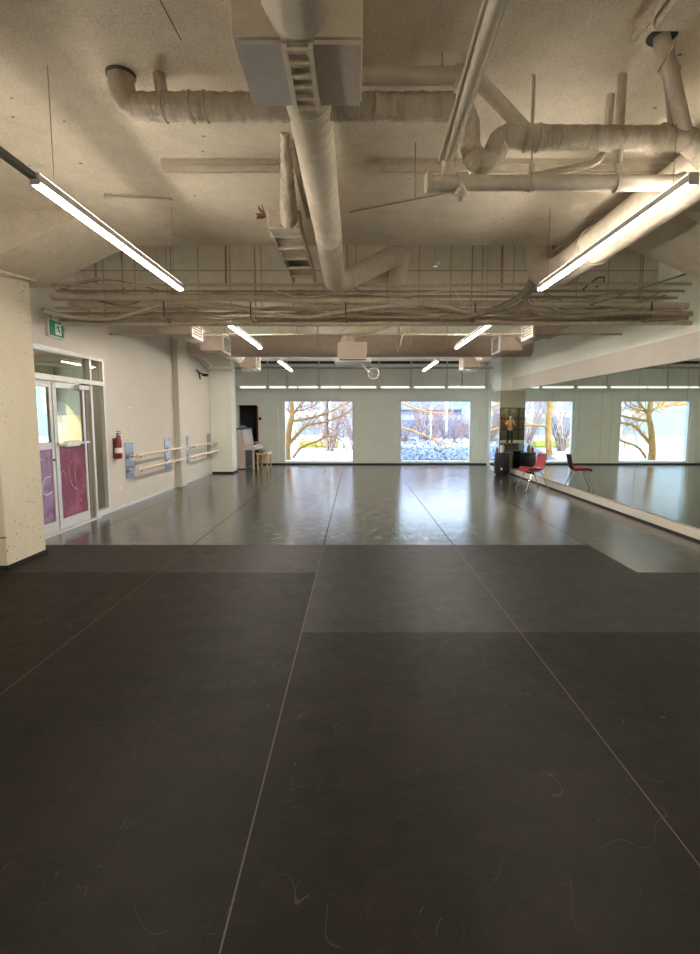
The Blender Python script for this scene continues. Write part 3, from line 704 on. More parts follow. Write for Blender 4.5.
bundle('hose', [(552, 262), (528, 286), (526, 302), (540, 314), (575, 317), (620, 313), (692, 314)], 6.92, .030, 'dark hose curving down in a loop below the right light', 'pipe_dark', cat='hose')
bundle('hose', [(560, 240), (540, 262), (524, 292), (500, 307), (470, 316), (440, 318)], 6.85, .032, 'second dark hose hooking left from the thick right duct', 'pipe_dark', cat='hose')
bundle('cable', [(478, 268), (500, 276), (520, 275), (548, 257)], 6.9, .007, 'thin white cable sagging near the smoke detector', 'cable_w', cat='cable')
bundle('cable', [(270, 289), (300, 297), (350, 293), (400, 296), (455, 290), (520, 293)], 7.15, .008, 'thin cable drooping between the upper pipes', 'cable_w', cat='cable')
bundle('cable', [(60, 290), (110, 280), (180, 294), (250, 291)], 7.32, .010, 'thin dark cable above the exit sign', 'pipe_dark', cat='cable')
bundle('cable', [(590, 305), (630, 292), (692, 272)], 6.75, .012, 'slanting cable rising to the right wall', 'pipe_dark', cat='cable')
bundle('cable', [(455, 290), (462, 303), (475, 310), (500, 313)], 7.05, .007, 'thin cable fanning out right of the middle duct', 'cable_w', cat='cable')
for k, (yy, YY, rr_, mt, lb) in enumerate(((291, 7.35, .018, 'pipe_dark', 'slim dark conduit just under the topmost pipe'), (308.5, 7.40, .028, 'pipe', 'straight conduit below the thick pipe'),
        (313.5, 7.45, .024, 'pipe_dark', 'dark straight conduit at mid height of the bundle'), (317, 7.38, .014, 'pipe', 'slim pale conduit in the lower half of the bundle'), (295, 7.5, .02, 'pipe_dark', 'dark conduit half hidden by the thick pipe'), (321.5, 7.5, .026, 'pipe_dark', 'dark conduit behind the lowest pipe'))):
    bundle('conduit', [(56, yy), (300, yy + .6), (684, yy + (3 if k in (1, 4) else 0))], YY, rr_, lb, mt, (130 + 60 * k, 470 + 30 * k), smooth=False, cat='conduit')
random.seed(11)
for k, lb in enumerate(('left of the rectangular tray', 'under the smoke detector', 'near the far end of the nearest right light')):
    x0 = (90, 380, 560)[k]; m = MB()
    for j in range(5):
        L_ = [(x0 + random.uniform(-40, 0), random.uniform(286, 318)), (x0 + 30, random.uniform(290, 320)), (x0 + 60 + random.uniform(0, 60), random.uniform(286, 320))]
        m.sweep(spline(pxline(L_, 7.3 + .03 * j), 8), .008, 6)
    solo('cable_loops', m, 'pipe_dark', 'thin dark cables tangled in the bundle, ' + lb, 'cable')
solo('junction_box', MB().box(3.22, 3.42, 7.1, 7.2, 3.08, 3.20), 'pipe', 'flat junction box on the thick pipe at right', 'box', bevel=.006)
for px, y0, y1, lb in ((173, 247, 322, 'beside the end of the nearest left light'), (347, 285, 322, 'under the middle duct elbow'), (471, 248, 322, 'right of the smoke detector'), (640, 250, 322, 'close to the right wall'), (256, 250, 322, 'left of the rectangular tray')):
    p = atY(px, y1, 7.22); T = thing('pipe_hanger', 'rod hanger for the pipe bundle ' + lb, 'hanger', p, 'hangers of the pipe bundle')
    link('rod', MB().tube(p, (p.x, p.y, ZR), .008, 8), 'pipe_dark', T)
    link('bracket', MB().box(p.x - .02, p.x + .02, p.y - .32, p.y + .1, p.z - .03, p.z), 'pipe_dark', T)
    link('strap', MB().box(p.x - .02, p.x - .005, p.y - .30, p.y - .28, p.z, p.z + .2), 'rail_dark', T)
p = atY(435, 264, 7.9); sd = thing('smoke_detector', 'small white smoke detector in front of the block bulkhead', 'detector', p)
link('base', MB().lathe(p, [(.07, .0), (.075, .02), (.06, .03)], (0, 0, 1), 18), 'white_metal', sd)
link('dome', MB().lathe(p, [(.02, -.045), (.045, -.035), (.055, 0)], (0, 0, 1), 18), 'white_metal', sd)
link('stem', MB().tube(p + V((0, 0, .03)), (p.x, p.y, ZR), .008, 8), 'pipe', sd)
# arrow shaped bracket on the right
m = MB().box(0, 0, 0, 0, 0, 0); m = MB()
c = [atY(x, y, 7.6) for x, y in ((580, 292), (597, 278), (604, 277), (604, 283), (596, 287))]
m.sweep(c, .012, 6)
solo('bracket', m, 'rail_dark', 'dark arrow shaped bracket above the pipes at right', 'bracket')
for x0, y0, x1, y1, lb in ((96, 250, 96, 283, 'pipe dropping at the left end of the slab edge'),(122, 262, 124, 297, 'thin pipe beside the left drop pipe'),(226, 250, 226, 285, 'thin pipe in front of the block bulkhead, left half'),(502, 250, 502, 288, 'thin pipe in front of the block bulkhead, right of the smoke detector')):
    a = atY(x0, y0, 7.6); b = atY(x1, y1, 7.6)
    solo('pipe', MB().tube(b, (a.x, a.y, ZR), .016, 8), 'pipe_dark', lb, 'pipe', 'thin vertical pipes before the bulkhead')

# ------------------------------------------------------------------ rear ceiling bits
solo('pipe', MB().tube((XL, 9.0, 2.98 + .03), (XR, 9.0, 3.01), .018, 10), 'pipe', 'slim pipe crossing just in front of the big cross duct', 'pipe')
solo('pipe', MB().tube((XL, 16.2, 3.13), (XR, 16.2, 3.13), .03, 10), 'pipe_dark', 'dark pipe crossing beyond the rear beam', 'pipe')
rail = thing('hanging_rail', 'white rail hung on rods across the rear wall above the windows', 'rail', (0, 17.2, 2.6))
link('rail_body', MB().box(-4.0, XR, 17.18, 17.28, 2.60, 2.66), 'white_metal', rail)
for px in (268, 287, 319, 379, 411, 447, 462, 486):
    p = atY(px, 387, 17.23); link('rod', MB().tube((p.x, 17.23, 2.66), (p.x, 17.23, ZR), .022, 8), 'pipe', rail)
    link('joint', MB().box(p.x - .06, p.x + .06, 17.16, 17.30, 2.585, 2.67), 'pipe', rail)
for a, b in ((241, 266), (270, 286), (289, 297), (299, 318), (321, 339), (341, 376), (381, 409), (414, 444), (448, 484)):
    p, q = atY(a, 389, 17.2), atY(b, 389, 17.2); link('glow_tube', MB().tube((p.x, 17.13, 2.59), (q.x, 17.13, 2.59), .026, 10), 'tube', rail)  # white tubes of the rail, glowing only to light the rear wall
solo('conduit', MB().sweep([(XL + .08, 12.6, 3.45), (XL + .08, 14.6, 2.95), (-3.45, 14.7, 2.93)], .03, 8).sweep([(XL + .3, 12.8, 3.25), (XL + .3, 14.2, 2.98), (-3.45, 14.5, 2.98)], .02, 8), 'white_metal', 'white conduit bending along the top of the left wall', 'conduit')
for px, y1, lb in ((225, 335, 'left'), (297, 340, 'between the left light and the fan box'), (318, 345, 'left of the fan box'), (398, 352, 'right of the fan box'), (447, 350, 'behind the right light'), (412, 345, 'midway to the right light')):
    p = atY(px, y1, 11.0); solo('hanger_rod', MB().tube(p, (p.x, p.y, ZR), .010, 8), 'pipe', 'thin rod beyond the bulkhead, ' + lb, 'rod', 'thin rods beyond the bulkhead')
p = atY(402, 340, 8.8); solo('pipe_bracket', MB().sweep([p + V((-.06, 0, .22)), p + V((0, 0, .05)), p + V((-.03, 0, -.09))], .014, 8).sweep([p + V((.06, 0, .22)), p + V((0, 0, .05))], .014, 8), 'pipe', 'Y shaped bracket hanging right of the fan box', 'bracket')

# ------------------------------------------------------------------ left wall items
ex = thing('exit_sign', 'green running man exit sign above the glass door', 'exit sign', (XL, 7.34, 2.73))
link('housing', MB().box(XL, XL + .05, 7.15, 7.52, 2.70, 2.94), 'alu', ex, bevel=.004)
# face turned a little to the room
th_ = math.radians(0)
fc = MB().box(XL + .05, XL + .06, 7.17, 7.50, 2.72, 2.92)
link('sign_face', fc, 'green', ex)
xs = XL + .062
pw = MB().box(XL + .06, xs, 7.29, 7.43, 2.74, 2.89)
link('doorway_pictogram', pw, 'pictowhite', ex)
rm = MB(); xs2 = xs + .003
rm.lathe((xs, 7.345, 2.868), [(.011, 0), (.011, .004)], (1, 0, 0), 10)
for pts_ in ([(7.345, 2.855), (7.36, 2.815)], [(7.345, 2.85), (7.32, 2.84), (7.31, 2.82)], [(7.345, 2.85), (7.375, 2.84), (7.39, 2.85)], [(7.36, 2.815), (7.385, 2.795), (7.38, 2.765)], [(7.36, 2.815), (7.335, 2.79), (7.31, 2.785)]):
    rm.sweep([(xs2, a, b) for a, b in pts_], .006, 6)
link('running_figure', rm, 'green', ex)
for dy in (0, .07):
    link('lamp_head', MB().lathe((XL + .05, 7.06 + dy, 2.945), [(.012, 0), (.03, .01), (.034, .05), (.03, .055)], (1, -.4, -.3), 14), 'chrome', ex)
link('lamp_bracket', MB().box(XL, XL + .05, 7.03, 7.16, 2.92, 2.96), 'alu', ex)
solo('camera_dome', MB().lathe((XL, 7.62, 2.86), [(.03, 0), (.03, .03), (.018, .05)], (1, 0, 0), 14), 'white_metal', 'small white sensor on the wall right of the exit sign', 'sensor')

fe = thing('fire_extinguisher', 'red fire extinguisher on the left wall between door and barre', 'fire extinguisher', (XL + .08, 8.96, .90))
cx_, cy_ = XL + .08, 8.96
link('cylinder', MB().lathe((cx_, cy_, .90), [(.05, 0), (.06, .02), (.06, .30), (.05, .335), (.025, .37), (.022, .39)], n=20), 'red', fe)
link('label', MB().lathe((cx_, cy_, 1.0), [(.0608, 0), (.0608, .09)], n=20), 'white_metal', fe)['label'] = 'white printed label'
link('valve', MB().lathe((cx_, cy_, 1.29), [(.02, 0), (.02, .03), (.012, .04)], n=12).box(cx_ - .02, cx_ + .06, cy_ - .01, cy_ + .01, 1.33, 1.345).box(cx_ - .02, cx_ + .05, cy_ - .01, cy_ + .01, 1.36, 1.372), 'rail_dark', fe)
link('hose', MB().sweep(spline([(cx_, cy_ + .02, 1.31), (cx_, cy_ + .09, 1.27), (cx_, cy_ + .085, 1.1), (cx_, cy_ + .08, .98)], 6), .010, 8), 'black', fe)
link('bracket', MB().box(XL, XL + .02, cy_ - .03, cy_ + .03, .92, 1.25), 'rail_dark', fe)

def barre(label, y0, y1, b0, b1, end=False):
    T = thing('ballet_barre', label, 'barre', (XL, (y0 + y1) / 2, .5), 'double barres on the left wall')
    for y in (y0, y1):
        link('mounting_plate', MB().box(XL, XL + .018, y - .17, y + .17, .50, 1.15), 'plate', T, bevel=.003)
        for z in (.66, .92):
            br = link('bracket', MB().tube((XL + .018, y, z - .03), (XL + .20, y, z - .03), .014, 10).box(XL + .018, XL + .04, y - .09, y + .09, z - .07, z + .01).lathe((XL + .20, y - .03, z - .02), [(.02, 0), (.03, .01), (.03, .05), (.02, .06)], (0, 1, 0), 12), 'chrome', T)
    for z in (.66, .92):
        link('bar', MB().tube((XL + .20, b0, z), (XL + .20, b1, z), .027, 14), 'barwood', T)
        link('bar_collar', MB().tube((XL + .20, b0 + .1, z), (XL + .20, b0 + .14, z), .025, 14), 'rail_dark', T)
    if end:
        link('end_bracket', MB().sweep([(XL + .02, b1 - .5, .50), (XL + .2, b1, .66), (XL + .2, b1, .92), (XL + .02, b1 - .3, .80)], .012, 8), 'chrome', T)
    return T
barre('double wooden barre on steel plates, nearer the glass door', 9.55, 11.5, 9.45, 11.95)
barre('double wooden barre on steel plates, far one beside the rear left column', 12.75, 14.75, 12.35 + .05, 14.95, False)
solo('wall_outlet', MB().box(XL, XL + .012, 9.14, 9.22, .31, .43).box(XL + .012, XL + .016, 9.16, 9.20, .34, .40), 'white_metal', 'white wall outlet low on the left wall below the near barre', 'outlet', bevel=.002)
wb = thing('wall_bracket', 'black speaker bracket with two arms high on the far left wall', 'bracket', (XL, 14.0, 2.72))
link('arm', MB().sweep([(XL, 13.8, 2.85), (XL + .08, 13.9, 2.77), (XL + .16, 14.1, 2.75)], .02, 8), 'black', wb)
link('head', MB().box(XL + .10, XL + .22, 13.98, 14.15, 2.71, 2.77), 'black', wb)
link('arm', MB().sweep([(XL + .06, 13.88, 2.78), (XL + .07, 13.9, 2.62)], .014, 8), 'black', wb)
solo('wall_tape', MB().box(XL, XL + .01, 9.55, 9.75, 1.78, 1.80), 'white_metal', 'short strip of white tape on the left wall above the near barre', 'tape')

# ------------------------------------------------------------------ piano corner
pn = thing('upright_piano', 'upright piano beside the rear left column, in front of the dark closet', 'piano', (-3.5, 16.9, 0))
y0, y1 = 16.2, 17.6
link('cabinet', MB().prism([(-3.80, .02), (-3.46, .02), (-3.46, .78), (-3.52, 1.24), (-3.80, 1.24)], 1, y0, y1), 'piano', pn, bevel=.008)
link('lid', MB().box(-3.82, -3.49, y0 - .01, y1 + .01, 1.24, 1.27), 'piano_dark', pn)
link('key_bed', MB().box(-3.46, -3.14, y0, y1, .60, .70), 'piano', pn, bevel=.006)
link('key_cheek', MB().box(-3.46, -3.20, y0, y0 + .04, .70, .80), 'piano', pn); link('key_cheek', MB().box(-3.46, -3.20, y1 - .04, y1, .70, .80), 'piano', pn)
link('keyboard', MB().box(-3.40, -3.20, y0 + .05, y1 - .05, .70, .73), 'keys', pn)
bk = MB()
for k in range(36):
    if k % 7 not in (2, 6): bk.box(-3.40, -3.29, y0 + .08 + k * .035, y0 + .093 + k * .035, .73, .745)
link('black_keys', bk, 'black', pn)
for yy in (y0 + .02, y1 - .07): link('leg', MB().box(-3.24, -3.18, yy, yy + .05, 0, .60), 'piano', pn)
link('kick_panel', MB().box(-3.455, -3.44, y0 + .05, y1 - .05, .05, .58), 'piano_dark', pn)
bn = thing('piano_bench', 'yellow wooden bench with dark cushion in front of the piano', 'bench', (-3.0, 16.6, 0))
link('seat', MB().box(-3.12, -2.74, 16.2, 16.95, .45, .52), 'benchwood', bn, bevel=.006)
link('cushion', MB().box(-3.10, -2.90, 16.24, 16.91, .52, .545), 'piano_dark', bn, bevel=.01)
for xx in (-3.10, -2.80):
    for yy in (16.22, 16.89): link('leg', MB().box(xx, xx + .04, yy, yy + .04, 0, .45), 'benchwood', bn)
cl_ = MB()
N = 10
vs = []; fs = []
for i in range(N):
    for j in range(N):
        u, v_ = i / (N-1), j / (N-1); vs.append((-3.78 + .36 * u + .03 * math.sin(v_ * 7), 16.35 + .4 * v_, 1.275 + .09 * math.sin(math.pi * u) * math.sin(math.pi * v_) + .015 * math.sin(u * 9 + v_ * 5)))
for i in range(N-1):
    for j in range(N-1): k = i * N + j; fs.append((k, k + N, k + N + 1, k + 1))
o = link('folded_cloth', MB().add(vs, fs), 'blue'); m_ = o.modifiers.new('s', 'SOLIDIFY'); m_.thickness = .012
tag(o, 'light blue folded cloth lying on top of the piano', 'cloth')
solo('thermostat', MB().box(-3.33, -3.24, YB - .025, YB, 1.53, 1.62), 'black', 'small black control on the rear wall beside the closet', 'thermostat', bevel=.004)
solo('banner_pole', MB().tube((-3.36, 17.80, .02), (-3.36, 17.80, 2.0), .03, 10), plain('dark_red', (.16, .01, .015), .5, var=.5, scale=3), 'dark red pole leaning in the closet opening behind the piano', 'pole')

# ------------------------------------------------------------------ red chair
ch = thing('moulded_chair', 'red moulded shell chair with thin metal legs beside the mirrors', 'chair', (0, 0, 0))
prof = spline([(-.25, 0, .405), (-.22, 0, .435), (-.10, 0, .44), (.05, 0, .425), (.13, 0, .44), (.19, 0, .50), (.225, 0, .60), (.25, 0, .72), (.265, 0, .80)], 4)
vs = []; fs = []; W = 13
for i, p in enumerate(prof):
    tt = i / (len(prof) - 1); hw = .20 + .02 * math.sin(tt * 6); 
    if tt > .85: hw = .21 - (tt - .85) * .35
    if tt < .08: hw = .16 + tt * .5
    for j in range(W):
        s_ = j / (W - 1) * 2 - 1
        up_ = .06 * abs(s_) ** 3; bk_ = tt > .5
        vs.append((p.x - (up_ if bk_ else 0), s_ * hw, p.z + (0 if bk_ else up_)))
for i in range(len(prof) - 1):
    for j in range(W - 1): k = i * W + j; fs.append((k, k + 1, k + W + 1, k + W))
sh = link('seat_shell', MB().add(vs, fs), 'chair_red', ch); m_ = sh.modifiers.new('s', 'SOLIDIFY'); m_.thickness = .012; m_.offset = 0
for fx_, fy_ in ((-.30, -.22), (-.30, .22), (.26, -.22), (.26, .22)):
    link('leg', MB().sweep(fillet([(fx_ * .25 + .0, fy_ * .55, .415), (fx_ * .4, fy_ * .72, .40), (fx_, fy_, .0)], .03, 4), .011, 8), 'chrome', ch)
link('under_frame', MB().tube((-.08, -.16, .408), (-.08, .16, .408), .010, 8).tube((.07, -.16, .405), (.07, .16, .405), .010, 8), 'chrome', ch)
ch.location = (3.98, 11.6, 0); ch.rotation_euler = (0, 0, math.radians(12))

# ------------------------------------------------------------------ black speaker by the column
bs = thing('loudspeaker', 'black barrel-like loudspeaker on the floor against the rear right column', 'speaker', (4.14, 14.62, 0))
link('cabinet', MB().lathe((4.12, 14.62, .03), [(.19, 0), (.205, .02), (.21, .28), (.205, .57), (.19, .59)], n=28), 'black', bs)
link('top_plate', MB().lathe((4.12, 14.62, .62), [(.215, 0), (.215, .02)], n=28), plain('dark_grey_top', (.05, .045, .04), .5), bs)
link('grille', MB().lathe((4.12, 14.62, .10), [(.2125, 0), (.2145, .18), (.2125, .36)], n=28), plain('black_grille', (.007, .007, .008), .7, var=.6, scale=80), bs)
link('foot', MB().lathe((4.12, 14.62, 0), [(.17, 0), (.17, .03)], n=24), 'black', bs)
link('badge', MB().box(4.03, 4.07, 14.40, 14.425, .16, .22), 'pictowhite', bs)
tw = thing('tissue_canister', 'white canister standing on the black loudspeaker', 'canister', (4.10, 14.58, .64))
link('body', MB().lathe((4.10, 14.58, .64), [(.06, 0), (.062, .01), (.062, .17), (.05, .18)], n=18), 'white_metal', tw)
link('cap', MB().lathe((4.10, 14.58, .82), [(.045, 0), (.045, .03)], n=18), 'white_metal', tw)
bt = thing('spray_bottle', 'small red topped bottle beside the white canister', 'bottle', (3.98, 14.66, .64))
link('body', MB().lathe((3.98, 14.66, .64), [(.03, 0), (.032, .10), (.012, .13), (.012, .15)], n=14), 'red', bt)
link('cap', MB().lathe((3.98, 14.66, .79), [(.014, 0), (.014, .03)], n=12), 'white_metal', bt)

# ------------------------------------------------------------------ photographer
def skinmesh(name, chains, parent, mat, subd=2, root=0):
    me = bpy.data.meshes.new(name); vs = []; es = []; rr = []
    idx = {}
    for chn in chains:
        prev = None
        for (p, r) in chn:
            key = tuple(round(c, 4) for c in p)
            if key not in idx: idx[key] = len(vs); vs.append(p); rr.append(r)
            k = idx[key]
            if prev is not None: es.append((prev, k))
            prev = k
    off = wloc(parent) if parent else V((0, 0, 0))
    me.from_pydata([tuple(V(p) - off) for p in vs], es, [])
    o = bpy.data.objects.new(name, me); COL.objects.link(o); me.materials.append(M[mat]); o.parent = parent
    sk = o.modifiers.new('skin', 'SKIN'); sk.use_smooth_shade = True
    if not me.skin_vertices: me.skin_vertices.new()
    for i, d in enumerate(me.skin_vertices[0].data):
        d.radius = rr[i] if hasattr(rr[i], '__len__') else (rr[i], rr[i]); d.use_root = (i == root)
    sb = o.modifiers.new('sub', 'SUBSURF'); sb.levels = subd; sb.render_levels = subd
    return o
pe = thing('person', 'person in orange shirt and black trousers holding up a phone, seen in the mirrors', 'person', (0, -.42, 0))
yb = -.42
def arm(s): return [((s * .06, yb, 1.40), (.085, .08)), ((s * .17, yb, 1.42), .055), ((s * .25, yb + .06, 1.24), .045), ((s * .23, yb + .14, 1.20), .04), ((s * .14, yb + .28, 1.42), .032), ((s * .09, yb + .33, 1.50), .024), ((s * .075, yb + .345, 1.55), .03)]
def leg(s): return [((0, yb, .95), (.13, .10)), ((s * .09, yb, .86), .085), ((s * .11, yb + .01, .52), .055), ((s * .125, yb - .01, .30), .05), ((s * .14, yb - .02, .10), .036), ((s * .15, yb + .0, .05), .038), ((s * .16, yb + .13, .03), .03)]
trunk = [((0, yb, .95), (.13, .10)), ((0, yb, 1.12), (.12, .085)), ((0, yb, 1.30), (.14, .10)), ((0, yb, 1.42), (.09, .07)), ((0, yb + .01, 1.50), .052), ((0, yb + .02, 1.56), .06), ((0, yb + .03, 1.65), (.078, .095)), ((0, yb + .02, 1.72), (.06, .07))]
ac = lambda s: [((0, yb, 1.42), (.09, .07))] + arm(s)[1:]
skinmesh('body', [trunk, ac(-1), ac(1), leg(-1), leg(1)], pe, 'skin')
for s_ in (-1, 1):
    for k in range(4):
        b0 = V((s_ * .075, yb + .345, 1.56)); d = V((-s_ * .02, .02, .012 + k * .016))
        skinmesh('fingers', [[(tuple(b0 + V((0, 0, k * .012 - .02))), .009), (tuple(b0 + V((-s_ * .006, .025, k * .014 - .015))), .009), (tuple(b0 + V((-s_ * .03, .035, k * .014 - .01))), .008)]], pe, 'skin', 1)
    skinmesh('thumb', [[((s_ * .075, yb + .345, 1.545), .011), ((s_ * .06, yb + .33, 1.575), .010), ((s_ * .045, yb + .335, 1.60), .009)]], pe, 'skin', 1)
def shirt_arm(s): return [((0, yb, 1.41), (.105, .085)), ((s * .17, yb, 1.425), .066), ((s * .235, yb + .045, 1.28), .06)]
skinmesh('shirt', [[((0, yb, .98), (.145, .115)), ((0, yb, 1.12), (.135, .10)), ((0, yb, 1.30), (.155, .112)), ((0, yb, 1.41), (.105, .085)), ((0, yb, 1.46), (.065, .06))], shirt_arm(-1), shirt_arm(1)], pe, 'shirt')
def tl(s): return [((0, yb, .97), (.142, .112)), ((s * .09, yb, .86), .098), ((s * .11, yb + .01, .52), .07), ((s * .14, yb - .02, .11), .055)]
skinmesh('trousers', [tl(-1), tl(1)], pe, 'trouser')
for s_ in (-1, 1): skinmesh('shoe', [[((s_ * .15, yb - .03, .045), .045), ((s_ * .155, yb + .06, .04), .045), ((s_ * .165, yb + .17, .03), .034)]], pe, 'black', 1)
skinmesh('hair', [[((0, yb - .04, 1.60), (.07, .05)), ((0, yb - .03, 1.68), (.09, .085)), ((0, yb + .01, 1.745), (.075, .08)), ((0, yb + .05, 1.745), (.05, .04))]], pe, 'hair')
fc = MB().lathe((0, yb + .115, 1.635), [(.014, -.01), (.012, .0), (.004, .018)], (0, 1, -.3), 8)
link('nose', fc, 'skin', pe)
for s_ in (-1, 1):
    link('eye', MB().lathe((s_ * .032, yb + .105, 1.66), [(.004, -.01), (.012, 0), (.010, .006), (.002, .009)], (0, 1, 0), 10), 'pictowhite', pe)
    link('ear', MB().lathe((s_ * .075, yb + .02, 1.645), [(.012, -.01), (.022, 0), (.012, .012)], (s_, .3, 0), 10), 'skin', pe)
link('mouth', MB().box(-.022, .022, yb + .108, yb + .116, 1.592, 1.599), 'red', pe)
ph = thing('phone', 'black phone held up by the person in the orange shirt', 'phone', (0, -.06, 1.53))
link('case', MB().box(-.04, .04, -.062, -.052, 1.53, 1.62 - .0), 'black', ph, bevel=.003)
link('screen', MB().box(-.036, .036, -.0635, -.062, 1.535, 1.615), 'rail_dark', ph)

# ------------------------------------------------------------------ outside
struct('ground', MB().box(-60, 60, YB + .3, 90, -.25, -.05), 'deck', label='pale sunlit paving outside the windows')
def tree(name, trunk, branches, label, mat='bark'):
    T = thing(name, label, 'tree', V(trunk[0]))
    n = len(trunk); P = spline(trunk, 5)
    r0, r1 = .16, .06
    link('trunk', MB().sweep(P, [r0 + (r1 - r0) * i / (len(P) - 1) for i in range(len(P))], 10), mat, T)
    for (b, ra) in branches:
        P = spline(b, 5); m = MB(); N_ = len(P)
        m.sweep(P, [max(.008, ra * (1 - .75 * i / (N_ - 1))) for i in range(N_)], 8)
        for k in range(3, N_, 2):
            L_ = (P[k] - P[k-1]).length; d = (P[k] - P[k-1]).normalized(); q = P[k]
            for s in (1, -1):
                dd = (d * .6 + V((random.uniform(-.5, .5), random.uniform(-.5, .5), s * random.uniform(.3, 1)))).normalized()
                ln = random.uniform(.3, .9); mid = q + dd * ln * .5; end = q + dd * ln + V((random.uniform(-.1, .1), 0, random.uniform(-.1, .2)))
                m.sweep([q, mid, end], [.018, .012, .005], 5)
                for _ in range(2):
                    e2 = mid + V((random.uniform(-.4, .4), random.uniform(-.3, .3), random.uniform(-.3, .4))); m.sweep([mid, e2], [.008, .004], 4)
        link('branch', m, mat, T)
    return T
yt = 20.5
A = lambda L_, y=yt: [atY(a, b, y) for a, b in L_]
tree('bare_tree', A([(288, 468), (287, 450), (289, 430), (292, 415), (291, 395), (290, 370)]),
     [(A([(289, 444), (298, 434), (308, 425), (325, 422), (345, 414), (362, 402)]), .075),
      (A([(292, 421), (305, 419), (325, 414), (345, 404), (362, 396)]), .06),
      (A([(290, 418), (298, 408), (304, 400), (310, 388)]), .05), (A([(291, 414), (286, 408), (279, 405)]), .04),
      (A([(292, 412), (306, 409), (316, 404), (320, 396)]), .035), (A([(293, 458), (302, 447), (318, 441), (328, 436), (340, 440), (345, 448)]), .055)],
     'bare sunlit tree close outside the left rear window')
yt2 = 27.0
def vx(px, y): return 2 * XR - (px - 356) / F * y     # seen by way of the mirrors
def VA(L_, y): return [V((vx(a, y), y, atY(a, b, y).z)) for a, b in L_]
tree('bare_tree', [V((-12.6, yt2, -.1)), V((-12.5, yt2, 2)), V((-12.2, yt2, 4.2)), V((-12, yt2, 6))],
     [(VA([(706, 400), (680, 404), (655, 408), (640, 425), (622, 438)], yt2), .10), (VA([(706, 394), (672, 398), (648, 412), (636, 412), (624, 404)], yt2), .08), (VA([(700, 380), (690, 395), (665, 405), (650, 402), (640, 400)], yt2), .06)],
     'bare tree far to the left outside, seen only in the mirrors')
tree('bare_tree', [V((.4, 23, -.1)), V((.5, 23, 1.5)), V((.3, 23, 3.2)), V((.4, 23, 5))],
     [([V((.4, 23, 2.9)), V((1.6, 22.8, 2.4)), V((2.9, 22.5, 1.9)), V((4.0, 22.2, 1.75))], .07), ([V((.4, 23, 1.2)), V((1.4, 22.8, 1.3)), V((2.6, 22.6, 1.0)), V((3.8, 22.4, .5))], .06), ([V((.4, 23, 2.2)), V((1.2, 23, 2.6)), V((2.2, 23.2, 3.2)), V((3.3, 23, 3.6))], .05)],
     'bare tree outside between the two rear windows')
# shrubs of bare twigs
def shrub(x, y, h, w_, n, label, seed):
    random.seed(seed); m = MB()
    for k in range(n):
        b = V((x + random.uniform(-.2, .2), y + random.uniform(-.2, .2), -.08)); tp = V((x + random.uniform(-w_, w_), y + random.uniform(-.6, .6), h * random.uniform(.6, 1)))
        md = b.lerp(tp, .5) + V((random.uniform(-.2, .2), 0, random.uniform(0, .2)))
        P = spline([b, md, tp], 4); m.sweep(P, [.028 * (1 - .8 * i / (len(P) - 1)) for i in range(len(P))], 4)
        for j in range(2, len(P)):
            for _ in range(2):
                e_ = P[j] + V((random.uniform(-.5, .5), random.uniform(-.3, .3), random.uniform(-.1, .5))); m.sweep([P[j], e_], [.011, .004], 4)
    solo('bare_shrub', m, 'twig', label, 'shrub', 'bare shrubs outside')
for i, (x, y, h, w_, lb) in enumerate(((-1.3, 26, 3.2, 1.6, 'left window, behind the tree'), (.0, 27.5, 3.4, 1.6, 'left window, at its right edge'), (2.1, 24, 2.9, 1.2, 'right window, at its left edge'), (3.3, 24.5, 3.0, 1.3, 'right window, left of centre'), (4.5, 25, 2.2, 1.2, 'right window, centre'), (5.6, 25.5, 1.6, 1.0, 'right window, right of centre'))):
    shrub(x, y, h, w_, 26, 'tangled bare shrub seen in the ' + lb, 40 + i)
# rubble bank
random.seed(5); m = MB()
for k in range(900):
    x = random.uniform(1.5, 7.0); y = random.uniform(20.2, 24.5); z = -.05 + (y - 20.2) * .14; r = random.uniform(.06, .16)
    q = V((x, y, z)); u = V((random.uniform(-1, 1), random.uniform(-1, 1), random.uniform(.3, 1))).normalized()
    m.lathe(q, [(r * .5, -r * .6), (r, -r * .1), (r * .8, r * .4), (r * .25, r * .7)], u, 6)
tag(link('rubble_bank', m, 'rock', angle=20), 'bank of broken pale rocks outside the right rear window', 'rocks', kind='stuff')
struct('ground_bank', MB().prism([(20.0, -.1), (24.6, -.1), (24.6, .5), (20.2, -.08)], 0, 1.0, 7.4), 'rail_dark', label='sloping ground under the rocks')
solo('low_hedge', MB().box(-3.2, -1.0, 29, 29.6, -.05, .35), 'hedge', 'long low yellow green hedge outside the left window', 'hedge', bevel=.1)
b1 = thing('building', 'pale building with grey windows beyond the left rear window', 'building', (-5, 42, -.05))
link('wall', MB().box(-14, -2.6, 42, 50, -.05, 9), 'fac_a', b1)
link('roof', MB().box(-14.3, -2.3, 41.7, 50.3, 9, 9.4), 'white_metal', b1)
b2 = thing('building', 'white plain building in the middle of the left window', 'building', (-1, 46, -.05))
link('wall', MB().box(-2.2, .6, 46, 52, -.05, 8), plain('white_render', (.50, .47, .46), .8), b2)
link('roof', MB().box(-2.25, .8, 45.8, 52.2, 8, 8.3), 'fac_c', b2)
b3 = thing('building', 'low blue grey building with white trim outside the right window', 'building', (8, 38, -.05))
link('wall', MB().box(3.2, 16, 38, 46, -.05, 2.2), 'fac_b', b3)
link('roof', MB().box(3.0, 16.3, 37.6, 46.3, 2.2, 4.6), 'roofblue', b3)
link('fascia', MB().box(3.0, 16.3, 37.5, 37.6, 2.9, 3.15), 'white_metal', b3)
link('awning', MB().box(7.6, 9.4, 36.2, 38, 1.2, 2.4), 'fac_c', b3)
